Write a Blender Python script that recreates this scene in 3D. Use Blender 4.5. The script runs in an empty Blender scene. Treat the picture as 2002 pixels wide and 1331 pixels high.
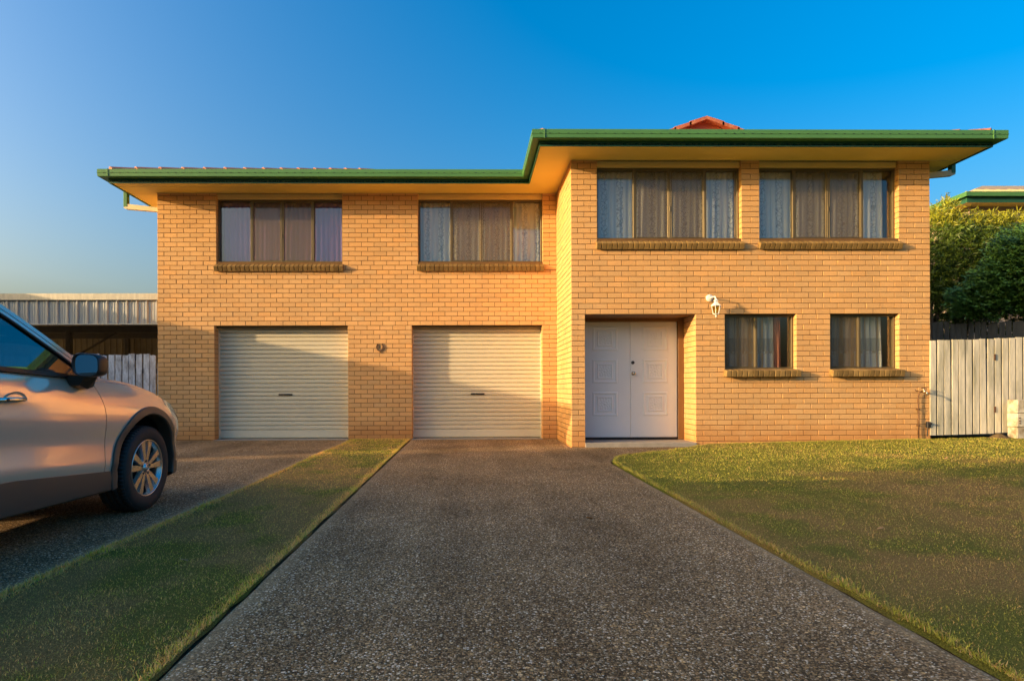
import bpy, math, random
import numpy as np
from mathutils import Matrix, Vector
random.seed(7); rng = np.random.default_rng(7)
S = bpy.context.scene
COL = S.collection
PI = math.pi

# ------------------------------------------------------------------ camera, sky, sun, exposure
CAMZ = 0.98
cam = bpy.data.objects.new('camera', bpy.data.cameras.new('camera')); COL.objects.link(cam)
cam.data.sensor_width = 36.0; cam.data.sensor_fit = 'HORIZONTAL'
cam.data.lens = 20.65
cam.data.shift_x = 0.0341; cam.data.shift_y = 0.0468
cam.data.clip_start = 0.05; cam.data.clip_end = 4000
cam.matrix_world = (Matrix.Translation((0, 0, CAMZ)) @ Matrix.Rotation(-0.0128, 4, 'Z')
                    @ Matrix.Rotation(PI/2, 4, 'X') @ Matrix.Rotation(-0.0035, 4, 'Z'))
S.camera = cam

SUN_TRAVEL = Vector((3.2, 1.0, -0.67)).normalized()
SUN_EL = math.asin(-SUN_TRAVEL.z)
SUN_ROT = math.atan2(-SUN_TRAVEL.x, -SUN_TRAVEL.y)
W = bpy.data.worlds.new('World'); S.world = W; W.use_nodes = True
wn = W.node_tree.nodes; wl = W.node_tree.links
bg = wn['Background']
sky = wn.new('ShaderNodeTexSky'); sky.sky_type = 'NISHITA'; sky.sun_disc = False
sky.sun_elevation = SUN_EL; sky.sun_rotation = SUN_ROT
sky.air_density = 1.0; sky.dust_density = 8.5; sky.ozone_density = 2.0; sky.altitude = 0
hs = wn.new('ShaderNodeHueSaturation'); hs.inputs['Saturation'].default_value = 1.68
wl.new(sky.outputs[0], hs.inputs['Color']); wl.new(hs.outputs[0], bg.inputs['Color'])
bg.inputs['Strength'].default_value = 0.134

sl = bpy.data.lights.new('sun', 'SUN'); sun = bpy.data.objects.new('sun', sl); COL.objects.link(sun)
sl.energy = 2.0; sl.angle = math.radians(0.5); sl.color = (1.0, 0.68, 0.36)
sun.rotation_euler = SUN_TRAVEL.to_track_quat('-Z', 'Y').to_euler(); sun.location = (-30, -10, 20)

S.view_settings.view_transform = 'Standard'; S.view_settings.look = 'None'
S.view_settings.exposure = 1.75; S.view_settings.gamma = 1.0
S.view_settings.use_curve_mapping = False
try:
    S.cycles.max_bounces = 8; S.cycles.diffuse_bounces = 4; S.cycles.transparent_max_bounces = 16
except Exception: pass

# ------------------------------------------------------------------ materials
def nd(t, k, **kw):
    n = t.nodes.new(k)
    for a, v in kw.items():
        if a in n.inputs: n.inputs[a].default_value = v
        else: setattr(n, a, v)
    return n
def c4(c): return (c[0], c[1], c[2], 1.0)

def mat(name, col, rough=0.7, metal=0.0, var=0.12, vscale=3.0, var2=None, v2scale=0.7, bump=0.0, bscale=80.0,
        stretch=(1, 1, 1), attr=None, spec=0.5, coat=0.0, fine=0.0, fscale=200.0):
    """base colour * noise variation (+ optional tint colour var2 through a larger noise) with fine relief"""
    m = bpy.data.materials.new(name); m.use_nodes = True
    t = m.node_tree; L = t.links; b = t.nodes['Principled BSDF']
    b.inputs['Roughness'].default_value = rough; b.inputs['Metallic'].default_value = metal
    b.inputs['Specular IOR Level'].default_value = spec
    if coat: b.inputs['Coat Weight'].default_value = coat; b.inputs['Coat Roughness'].default_value = 0.03
    g = nd(t, 'ShaderNodeNewGeometry')
    mp = nd(t, 'ShaderNodeMapping'); mp.inputs['Scale'].default_value = stretch
    L.new(g.outputs['Position'], mp.inputs['Vector'])
    if attr:
        at = nd(t, 'ShaderNodeAttribute', attribute_name=attr); cur = at.outputs['Color']
    else:
        rgb = nd(t, 'ShaderNodeRGB'); rgb.outputs[0].default_value = c4(col); cur = rgb.outputs[0]
    if attr and col:
        mx = nd(t, 'ShaderNodeMix', data_type='RGBA', blend_type='MULTIPLY'); mx.inputs[0].default_value = 1
        L.new(cur, mx.inputs[6]); mx.inputs[7].default_value = c4(col); cur = mx.outputs[2]
    if var2:
        n2 = nd(t, 'ShaderNodeTexNoise', Scale=v2scale, Detail=5.0, Roughness=0.6); L.new(mp.outputs[0], n2.inputs['Vector'])
        r2 = nd(t, 'ShaderNodeMapRange'); r2.inputs[1].default_value = .42; r2.inputs[2].default_value = .68
        L.new(n2.outputs['Fac'], r2.inputs[0])
        mx = nd(t, 'ShaderNodeMix', data_type='RGBA'); L.new(r2.outputs[0], mx.inputs[0]); L.new(cur, mx.inputs[6])
        mx.inputs[7].default_value = c4(var2); cur = mx.outputs[2]
    def vary(cur, sc, amt, det):
        n = nd(t, 'ShaderNodeTexNoise', Scale=sc, Detail=det, Roughness=0.65); L.new(mp.outputs[0], n.inputs['Vector'])
        r = nd(t, 'ShaderNodeMapRange'); r.inputs[1].default_value = .25; r.inputs[2].default_value = .75
        r.inputs[3].default_value = 1-amt; r.inputs[4].default_value = 1+amt
        L.new(n.outputs['Fac'], r.inputs[0])
        mx = nd(t, 'ShaderNodeVectorMath', operation='SCALE'); L.new(cur, mx.inputs[0]); L.new(r.outputs[0], mx.inputs['Scale'])
        return mx.outputs[0]
    if var: cur = vary(cur, vscale, var, 4.0)
    if fine: cur = vary(cur, fscale, fine, 2.0)
    L.new(cur, b.inputs['Base Color'])
    if bump:
        n = nd(t, 'ShaderNodeTexNoise', Scale=bscale, Detail=4.0, Roughness=0.7); L.new(mp.outputs[0], n.inputs['Vector'])
        bp = nd(t, 'ShaderNodeBump', Strength=bump, Distance=0.01); L.new(n.outputs['Fac'], bp.inputs['Height'])
        L.new(bp.outputs[0], b.inputs['Normal'])
    return m

M = {}
M['brick'] = mat('brick_clay', (0.67, 0.395, 0.172), rough=.9, var=.08, vscale=1.3, attr='tint', bump=.55, bscale=80, fine=.13, fscale=110, spec=.15)
def splash(m):
    t = m.node_tree; L = t.links; b = t.nodes['Principled BSDF']; src = b.inputs['Base Color'].links[0].from_socket
    g = nd(t, 'ShaderNodeNewGeometry'); sp = nd(t, 'ShaderNodeSeparateXYZ'); L.new(g.outputs['Position'], sp.inputs[0])
    n = nd(t, 'ShaderNodeTexNoise', Scale=3.0, Detail=5.0); L.new(g.outputs['Position'], n.inputs['Vector'])
    a = nd(t, 'ShaderNodeMath', operation='MULTIPLY_ADD'); a.inputs[1].default_value = -.5; L.new(n.outputs['Fac'], a.inputs[0]); L.new(sp.outputs['Z'], a.inputs[2])
    r = nd(t, 'ShaderNodeMapRange'); r.inputs[1].default_value = -.15; r.inputs[2].default_value = .22; r.inputs[3].default_value = .55; r.inputs[4].default_value = 0; L.new(a.outputs[0], r.inputs[0])
    mx = nd(t, 'ShaderNodeMix', data_type='RGBA'); L.new(r.outputs[0], mx.inputs[0]); L.new(src, mx.inputs[6]); mx.inputs[7].default_value = (.50, .20, .05, 1)
    L.new(mx.outputs[2], b.inputs['Base Color'])
splash(M['brick'])
M['mortar'] = mat('mortar', (0.165, 0.095, 0.045), rough=.95, var=.2, vscale=8, bump=.4, bscale=120, spec=.1)
M['sillbrick'] = mat('sill_brick_glaze', (0.27, 0.175, 0.065), rough=.5, var=.25, vscale=14, attr='tint', bump=.35, bscale=90, spec=.35)
M['frame'] = mat('bronze_aluminium', (0.135, 0.105, 0.055), rough=.42, metal=.35, var=.08)
M['green'] = mat('green_paint_steel', (0.075, 0.215, 0.062), rough=.38, var=.08, vscale=2.0, fine=.04, fscale=30)
M['darkgreen'] = mat('dark_green_fascia', (0.02, 0.10, 0.055), rough=.45, var=.1)
M['soffit'] = mat('cream_soffit_paint', (0.96, 0.73, 0.16), rough=.6, var=.05, vscale=1.5)
M['trim'] = mat('cream_trim_paint', (0.85, 0.66, 0.26), rough=.5, var=.05)
M['creampipe'] = mat('cream_pipe_paint', (0.78, 0.66, 0.42), rough=.45, var=.05)
M['slat'] = mat('cream_roller_steel', (0.66, 0.60, 0.44), rough=.42, var=.05, vscale=1.2, fine=.03, fscale=12)
M['black'] = mat('black_plastic', (0.012, 0.012, 0.013), rough=.45, var=.1)
M['chrome'] = mat('chrome', (0.75, 0.74, 0.72), rough=.12, metal=1.0, var=.03)
M['brass'] = mat('brushed_knob', (0.62, 0.56, 0.46), rough=.22, metal=1.0, var=.05)
M['door'] = mat('white_door_paint', (0.74, 0.74, 0.73), rough=.4, var=.03, vscale=2)
M['timber'] = mat('brown_door_frame', (0.20, 0.095, 0.03), rough=.45, var=.15, vscale=6, stretch=(4, 4, .4))
M['concrete'] = mat('grey_concrete', (0.30, 0.275, 0.235), rough=.85, var=.2, vscale=6, bump=.3, bscale=90)
M['tile'] = mat('terracotta_tile', (0.42, 0.115, 0.055), rough=.7, var=.18, vscale=5, var2=(.50, .22, .12), v2scale=9, bump=.3)
M['gable'] = mat('terracotta_gable_paint', (0.50, 0.13, 0.06), rough=.6, var=.06)
M['tantile'] = mat('tan_tile', (0.42, 0.31, 0.18), rough=.8, var=.2, vscale=6, bump=.3)
M['white'] = mat('white_enamel', (0.80, 0.79, 0.76), rough=.35, var=.04)
M['amber'] = None
M['galv'] = mat('galvanised_sheet', (0.42, 0.43, 0.42), rough=.42, metal=.55, var=.16, vscale=3.5, var2=(.36, .37, .36), v2scale=2.0, stretch=(2.5, 2.5, .5))
M['galvcap'] = mat('weathered_flashing', (0.46, 0.44, 0.37), rough=.5, metal=.35, var=.22, vscale=5, stretch=(4, 4, .6))
M['darksheet'] = mat('dark_wall_sheet', (0.34, 0.29, 0.20), rough=.6, var=.2, vscale=2)
M['darkbeam'] = mat('dark_steel_beam', (0.10, 0.09, 0.075), rough=.6, var=.2)
M['paleblue'] = mat('flaking_white_paint', (0.58, 0.60, 0.64), rough=.8, var=.25, vscale=20, var2=(.26, .24, .24), v2scale=9, stretch=(1.3, 1.3, .45), bump=.5, bscale=40)
M['whitewood'] = mat('weathered_white_paling', (0.66, 0.62, 0.52), rough=.8, var=.2, vscale=7, var2=(.36, .35, .27), v2scale=3.0, stretch=(2.2, 2.2, .35), bump=.4, bscale=60)
M['greywood'] = mat('old_grey_paling', (0.085, 0.08, 0.065), rough=.9, var=.3, vscale=9, stretch=(2, 2, .3), bump=.4, bscale=60)
M['sleeper'] = mat('peeling_sleeper', (0.62, 0.58, 0.48), rough=.85, var=.25, vscale=12, var2=(.20, .14, .07), v2scale=4.5, bump=.5, bscale=50)
M['rust'] = mat('rusty_iron', (0.11, 0.055, 0.03), rough=.8, var=.3, vscale=30)
M['copper'] = mat('old_copper_pipe', (0.16, 0.085, 0.045), rough=.55, metal=.5, var=.25, vscale=20)
M['bark'] = mat('bark', (0.11, 0.085, 0.06), rough=.95, var=.35, vscale=8, bump=.8, bscale=30)
M['leaf'] = mat('leaves', None, rough=.42, var=.18, vscale=2.0, attr='tint', spec=.4)
M['beige'] = mat('beige_render', (0.44, 0.36, 0.29), rough=.9, var=.08)
M['wine'] = mat('wine_paint', (0.10, 0.03, 0.035), rough=.6, var=.08)
M['soil'] = mat('bare_soil', (0.13, 0.092, 0.05), rough=1, var=.4, vscale=12, bump=.8, bscale=60, spec=.1)
M['asphalt'] = mat('asphalt', (0.05, 0.05, 0.05), rough=.9, var=.2, vscale=3, bump=.4, bscale=120)
M['paint'] = mat('champagne_car_paint', (0.74, 0.635, 0.51), rough=.14, metal=.42, var=0.0, coat=1.0, fine=.03, fscale=900)
M['clad'] = mat('grey_plastic_cladding', (0.080, 0.062, 0.050), rough=.42, var=.06)
M['rubber'] = mat('tyre_rubber', (0.022, 0.020, 0.019), rough=.72, var=.2, vscale=25)
M['alloy'] = mat('alloy', (0.56, 0.55, 0.53), rough=.26, metal=.9, var=.04)
M['darkmetal'] = mat('dark_metal', (0.05, 0.05, 0.055), rough=.45, metal=.6, var=.1)
M['cabin'] = mat('cabin_trim', (0.02, 0.02, 0.021), rough=.8, var=.1)
M['deadleaf'] = mat('dead_leaf', (0.36, 0.22, 0.10), rough=.8, var=.3, vscale=40)
M['grass'] = mat('grass_blades', None, rough=.6, var=.0, attr='tint', spec=.25)

def glass_mat(name, tint=(1, 1, 1), refl=1.0, rough=.0, base=.0, ior=1.52):
    m = bpy.data.materials.new(name); m.use_nodes = True; t = m.node_tree; L = t.links
    for n in list(t.nodes):
        if n.type != 'OUTPUT_MATERIAL': t.nodes.remove(n)
    out = [n for n in t.nodes if n.type == 'OUTPUT_MATERIAL'][0]
    tr = nd(t, 'ShaderNodeBsdfTransparent'); tr.inputs[0].default_value = c4(tint)
    gl = nd(t, 'ShaderNodeBsdfGlossy'); gl.inputs['Roughness'].default_value = rough
    lw = nd(t, 'ShaderNodeLayerWeight', Blend=.5); pw = nd(t, 'ShaderNodeMath', operation='POWER'); pw.inputs[1].default_value = 5.0; L.new(lw.outputs['Facing'], pw.inputs[0]); fr = nd(t, 'ShaderNodeMath', operation='MULTIPLY_ADD'); fr.inputs[1].default_value = .955; fr.inputs[2].default_value = .045; L.new(pw.outputs[0], fr.inputs[0])
    n = nd(t, 'ShaderNodeTexNoise', Scale=1.1, Detail=1.0); g = nd(t, 'ShaderNodeNewGeometry'); L.new(g.outputs['Position'], n.inputs['Vector'])
    bp = nd(t, 'ShaderNodeBump', Strength=.06, Distance=.05); L.new(n.outputs['Fac'], bp.inputs['Height']); L.new(bp.outputs[0], gl.inputs['Normal'])
    mm = nd(t, 'ShaderNodeMath', operation='MULTIPLY_ADD'); mm.inputs[1].default_value = refl; mm.inputs[2].default_value = base
    L.new(fr.outputs[0], mm.inputs[0])
    mx = nd(t, 'ShaderNodeMixShader'); L.new(mm.outputs[0], mx.inputs[0]); L.new(tr.outputs[0], mx.inputs[1]); L.new(gl.outputs[0], mx.inputs[2])
    L.new(mx.outputs[0], out.inputs['Surface'])
    return m
M['pane'] = glass_mat('window_glass', (.95, .97, .97), refl=1.6, base=.01)
M['carglass'] = glass_mat('tinted_car_glass', (.22, .27, .27), refl=1.5, base=.13)
M['lampglass'] = glass_mat('amber_lamp_glass', (.75, .68, .25), refl=1.0, base=.02)
M['lens'] = glass_mat('headlight_lens', (.8, .8, .78), refl=1.2, base=.05)
M['mirror'] = mat('mirror_glass', (.8, .85, .85), rough=.02, metal=1.0, var=0)

def screen_mat():
    m = bpy.data.materials.new('insect_screen'); m.use_nodes = True; t = m.node_tree; L = t.links
    b = t.nodes['Principled BSDF']; out = t.nodes['Material Output']
    b.inputs['Base Color'].default_value = (.16, .115, .06, 1); b.inputs['Roughness'].default_value = .7
    tr = nd(t, 'ShaderNodeBsdfTransparent'); mx = nd(t, 'ShaderNodeMixShader'); mx.inputs[0].default_value = .44
    L.new(tr.outputs[0], mx.inputs[1]); L.new(b.outputs[0], mx.inputs[2]); L.new(mx.outputs[0], out.inputs['Surface'])
    return m
M['screen'] = screen_mat()

def lace_mat(name, col, col2, kind):
    """sheer curtain: diffuse + translucent, woven pattern; kind: lace, plain, stripe"""
    m = bpy.data.materials.new(name); m.use_nodes = True; t = m.node_tree; L = t.links
    for n in list(t.nodes):
        if n.type != 'OUTPUT_MATERIAL': t.nodes.remove(n)
    out = [n for n in t.nodes if n.type == 'OUTPUT_MATERIAL'][0]
    uv = nd(t, 'ShaderNodeAttribute', attribute_name='cloth')
    sep = nd(t, 'ShaderNodeSeparateXYZ'); L.new(uv.outputs['Vector'], sep.inputs[0])
    A = nd(t, 'ShaderNodeRGB'); A.outputs[0].default_value = c4(col)
    cur = A.outputs[0]
    def mixto(cur, fac, c):
        mx = nd(t, 'ShaderNodeMix', data_type='RGBA'); L.new(fac, mx.inputs[0]); L.new(cur, mx.inputs[6]); mx.inputs[7].default_value = c4(c)
        return mx.outputs[2]
    if kind == 'lace':
        v = nd(t, 'ShaderNodeTexVoronoi', Scale=15.0, feature='DISTANCE_TO_EDGE'); L.new(uv.outputs['Vector'], v.inputs['Vector'])
        r = nd(t, 'ShaderNodeMapRange'); r.inputs[1].default_value = .035; r.inputs[2].default_value = .075; r.inputs[3].default_value = .75; r.inputs[4].default_value = 0
        L.new(v.outputs['Distance'], r.inputs[0])
        w = nd(t, 'ShaderNodeTexWave', Scale=.85, Distortion=0.0, bands_direction='X'); L.new(uv.outputs['Vector'], w.inputs['Vector'])
        r2 = nd(t, 'ShaderNodeMapRange'); r2.inputs[1].default_value = .55; r2.inputs[2].default_value = .7; L.new(w.outputs['Fac'], r2.inputs[0])
        mu = nd(t, 'ShaderNodeMath', operation='MULTIPLY'); L.new(r.outputs[0], mu.inputs[0]); L.new(r2.outputs[0], mu.inputs[1])
        cur = mixto(cur, mu.outputs[0], col2)
    if kind == 'stripe':
        w = nd(t, 'ShaderNodeTexWave', Scale=1.15, Distortion=0.6, Detail=1.0, bands_direction='X'); L.new(uv.outputs['Vector'], w.inputs['Vector'])
        r = nd(t, 'ShaderNodeMapRange'); r.inputs[1].default_value = .72; r.inputs[2].default_value = .9; r.inputs[4].default_value = .8; L.new(w.outputs['Fac'], r.inputs[0])
        cur = mixto(cur, r.outputs[0], (.62, .36, .13))
        w2 = nd(t, 'ShaderNodeTexWave', Scale=2.1, Distortion=0.8, Detail=1.0, bands_direction='X'); w2.inputs['Phase Offset'].default_value = 2.0; L.new(uv.outputs['Vector'], w2.inputs['Vector'])
        r = nd(t, 'ShaderNodeMapRange'); r.inputs[1].default_value = .7; r.inputs[2].default_value = .95; r.inputs[4].default_value = .7; L.new(w2.outputs['Fac'], r.inputs[0])
        cur = mixto(cur, r.outputs[0], (.28, .36, .46))
        m1 = nd(t, 'ShaderNodeMath', operation='COMPARE'); m1.inputs[1].default_value = 0.42; m1.inputs[2].default_value = .11; L.new(sep.outputs['Y'], m1.inputs[0])
        m2 = nd(t, 'ShaderNodeMath', operation='MULTIPLY'); m2.inputs[1].default_value = .55; L.new(m1.outputs[0], m2.inputs[0])
        cur = mixto(cur, m2.outputs[0], (.36, .36, .34))
        ch = nd(t, 'ShaderNodeTexChecker', Scale=22.0); L.new(uv.outputs['Vector'], ch.inputs['Vector'])
        m3 = nd(t, 'ShaderNodeMath', operation='COMPARE'); m3.inputs[1].default_value = 0.30; m3.inputs[2].default_value = .035; L.new(sep.outputs['Y'], m3.inputs[0])
        m4 = nd(t, 'ShaderNodeMath', operation='MULTIPLY'); L.new(m3.outputs[0], m4.inputs[0]); L.new(ch.outputs['Fac'], m4.inputs[1])
        cur = mixto(cur, m4.outputs[0], (.55, .50, .42))
    df = nd(t, 'ShaderNodeBsdfDiffuse'); tl = nd(t, 'ShaderNodeBsdfTranslucent'); tp = nd(t, 'ShaderNodeBsdfTransparent')
    L.new(cur, df.inputs[0]); L.new(cur, tl.inputs[0])
    m1 = nd(t, 'ShaderNodeMixShader'); m1.inputs[0].default_value = .25; L.new(df.outputs[0], m1.inputs[1]); L.new(tl.outputs[0], m1.inputs[2])
    m2 = nd(t, 'ShaderNodeMixShader'); m2.inputs[0].default_value = .10; L.new(m1.outputs[0], m2.inputs[1]); L.new(tp.outputs[0], m2.inputs[2])
    L.new(m2.outputs[0], out.inputs['Surface'])
    return m
M['lace'] = lace_mat('white_lace', (.88, .87, .84), (.36, .36, .36), 'lace')
M['purple'] = lace_mat('purple_sheer', (.42, .21, .52), (.2, .12, .22), 'plain')
M['stripe'] = lace_mat('striped_sheer', (.82, .82, .79), (.3, .3, .3), 'stripe')

def driveway_mat():
    m = bpy.data.materials.new('exposed_aggregate'); m.use_nodes = True; t = m.node_tree; L = t.links
    b = t.nodes['Principled BSDF']; b.inputs['Roughness'].default_value = .85; b.inputs['Specular IOR Level'].default_value = .12
    g = nd(t, 'ShaderNodeNewGeometry'); pos = g.outputs['Position']
    at = nd(t, 'ShaderNodeAttribute', attribute_name='edge')
    def ramp(stops, fac):
        r = nd(t, 'ShaderNodeValToRGB'); r.color_ramp.interpolation = 'LINEAR'
        while len(r.color_ramp.elements) < len(stops): r.color_ramp.elements.new(.5)
        for e, (p, c) in zip(r.color_ramp.elements, stops): e.position = p; e.color = c4(c)
        L.new(fac, r.inputs[0]); return r.outputs[0]
    def pebbles(scale, stops):
        # noise-warped cells, so that the stones are not round discs
        nz = nd(t, 'ShaderNodeTexNoise', Scale=scale*.6, Detail=1.0); L.new(pos, nz.inputs['Vector'])
        ad = nd(t, 'ShaderNodeVectorMath', operation='SCALE'); ad.inputs['Scale'].default_value = .5/scale; L.new(nz.outputs['Color'], ad.inputs[0])
        a2 = nd(t, 'ShaderNodeVectorMath', operation='ADD'); L.new(pos, a2.inputs[0]); L.new(ad.outputs[0], a2.inputs[1])
        v = nd(t, 'ShaderNodeTexVoronoi', Scale=scale); L.new(a2.outputs[0], v.inputs['Vector'])
        sp = nd(t, 'ShaderNodeSeparateXYZ'); L.new(v.outputs['Color'], sp.inputs[0])
        return ramp(stops, sp.outputs['X']), v.outputs['Distance'], sp.outputs['Y']
    stones = [(0, (0.04, 0.029, 0.018)), (0.2, (0.1, 0.07, 0.04)), (0.38, (0.21, 0.14, 0.07)), (0.58, (0.38, 0.245, 0.115)), (0.74, (0.27, 0.2, 0.125)), (0.86, (0.42, 0.31, 0.185)), (0.94, (0.58, 0.49, 0.36)), (1, (0.82, 0.75, 0.62))]
    ca, da, ka = pebbles(132.0, stones)
    cb, db, kb = pebbles(62.0, [(0, (0.242, 0.159, 0.074)), (.4, (0.484, 0.317, 0.143)), (.75, (0.725, 0.528, 0.281)), (1, (0.780, 0.700, 0.560))])
    # larger stones show only in part
    gt = nd(t, 'ShaderNodeMath', operation='GREATER_THAN'); gt.inputs[1].default_value = .90; L.new(kb, gt.inputs[0])
    lt = nd(t, 'ShaderNodeMath', operation='LESS_THAN'); lt.inputs[1].default_value = .42; L.new(db, lt.inputs[0])
    mu = nd(t, 'ShaderNodeMath', operation='MULTIPLY'); L.new(gt.outputs[0], mu.inputs[0]); L.new(lt.outputs[0], mu.inputs[1])
    mx = nd(t, 'ShaderNodeMix', data_type='RGBA'); L.new(mu.outputs[0], mx.inputs[0]); L.new(ca, mx.inputs[6]); L.new(cb, mx.inputs[7])
    # cement between the stones
    r = nd(t, 'ShaderNodeMapRange'); r.inputs[1].default_value = .48; r.inputs[2].default_value = .72; L.new(da, r.inputs[0])
    nm = nd(t, 'ShaderNodeMath', operation='SUBTRACT'); nm.inputs[0].default_value = 1; L.new(mu.outputs[0], nm.inputs[1])
    mr = nd(t, 'ShaderNodeMath', operation='MULTIPLY'); L.new(r.outputs[0], mr.inputs[0]); L.new(nm.outputs[0], mr.inputs[1])
    mx2 = nd(t, 'ShaderNodeMix', data_type='RGBA'); L.new(mr.outputs[0], mx2.inputs[0]); L.new(mx.outputs[2], mx2.inputs[6]); mx2.inputs[7].default_value = (.10, .068, .036, 1)
    # worn pale edge
    n = nd(t, 'ShaderNodeTexNoise', Scale=9.0, Detail=4.0); L.new(pos, n.inputs['Vector'])
    me = nd(t, 'ShaderNodeMath', operation='MULTIPLY'); L.new(at.outputs['Fac'], me.inputs[0]); L.new(n.outputs['Fac'], me.inputs[1])
    mx3 = nd(t, 'ShaderNodeMix', data_type='RGBA'); L.new(me.outputs[0], mx3.inputs[0]); L.new(mx2.outputs[2], mx3.inputs[6]); mx3.inputs[7].default_value = (.46, .34, .20, 1)
    # broad stains
    n2 = nd(t, 'ShaderNodeTexNoise', Scale=.9, Detail=5.0, Roughness=.6); L.new(pos, n2.inputs['Vector'])
    r2 = nd(t, 'ShaderNodeMapRange'); r2.inputs[1].default_value = .3; r2.inputs[2].default_value = .7; r2.inputs[3].default_value = .72; r2.inputs[4].default_value = 1.25; L.new(n2.outputs['Fac'], r2.inputs[0])
    # faint wheel tracks and drips
    sp3 = nd(t, 'ShaderNodeMapping'); sp3.inputs['Scale'].default_value = (2.2, .16, 1); L.new(pos, sp3.inputs['Vector'])
    n3 = nd(t, 'ShaderNodeTexNoise', Scale=1.0, Detail=3.0); L.new(sp3.outputs[0], n3.inputs['Vector'])
    r3 = nd(t, 'ShaderNodeMapRange'); r3.inputs[1].default_value = .35; r3.inputs[2].default_value = .65; r3.inputs[3].default_value = .80; r3.inputs[4].default_value = 1.12; L.new(n3.outputs['Fac'], r3.inputs[0])
    n4 = nd(t, 'ShaderNodeTexVoronoi', Scale=1.3); L.new(pos, n4.inputs['Vector'])
    r4 = nd(t, 'ShaderNodeMapRange'); r4.inputs[1].default_value = .03; r4.inputs[2].default_value = .12; r4.inputs[3].default_value = .74; r4.inputs[4].default_value = 1.0; L.new(n4.outputs['Distance'], r4.inputs[0])
    m34 = nd(t, 'ShaderNodeMath', operation='MULTIPLY'); L.new(r3.outputs[0], m34.inputs[0]); L.new(r4.outputs[0], m34.inputs[1])
    sc0 = nd(t, 'ShaderNodeVectorMath', operation='SCALE'); L.new(mx3.outputs[2], sc0.inputs[0]); L.new(m34.outputs[0], sc0.inputs['Scale'])
    sc = nd(t, 'ShaderNodeVectorMath', operation='SCALE'); L.new(sc0.outputs[0], sc.inputs[0]); L.new(r2.outputs[0], sc.inputs['Scale'])
    wm = nd(t, 'ShaderNodeVectorMath', operation='MULTIPLY'); wm.inputs[1].default_value = (1.14, 1.06, .95); L.new(sc.outputs[0], wm.inputs[0]); L.new(wm.outputs[0], b.inputs['Base Color'])
    bh = nd(t, 'ShaderNodeMath', operation='SUBTRACT'); bh.inputs[0].default_value = 1; L.new(da, bh.inputs[1])
    bp = nd(t, 'ShaderNodeBump', Strength=.8, Distance=.004); L.new(bh.outputs[0], bp.inputs['Height']); L.new(bp.outputs[0], b.inputs['Normal'])
    return m
M['drive'] = driveway_mat()

def turf_mat():
    m = bpy.data.materials.new('turf_base'); m.use_nodes = True; t = m.node_tree; L = t.links
    b = t.nodes['Principled BSDF']; b.inputs['Roughness'].default_value = .95; b.inputs['Specular IOR Level'].default_value = .1
    at = nd(t, 'ShaderNodeAttribute', attribute_name='tint'); g = nd(t, 'ShaderNodeNewGeometry')
    n = nd(t, 'ShaderNodeTexNoise', Scale=140.0, Detail=3.0, Roughness=.7); L.new(g.outputs['Position'], n.inputs['Vector'])
    r = nd(t, 'ShaderNodeMapRange'); r.inputs[1].default_value = .3; r.inputs[2].default_value = .7; r.inputs[3].default_value = .35; r.inputs[4].default_value = 1.2; L.new(n.outputs['Fac'], r.inputs[0])
    sc = nd(t, 'ShaderNodeVectorMath', operation='SCALE'); L.new(at.outputs['Color'], sc.inputs[0]); L.new(r.outputs[0], sc.inputs['Scale'])
    L.new(sc.outputs[0], b.inputs['Base Color'])
    bp = nd(t, 'ShaderNodeBump', Strength=1.0, Distance=.02); L.new(n.outputs['Fac'], bp.inputs['Height']); L.new(bp.outputs[0], b.inputs['Normal'])
    return m
M['turf'] = turf_mat()

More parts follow.
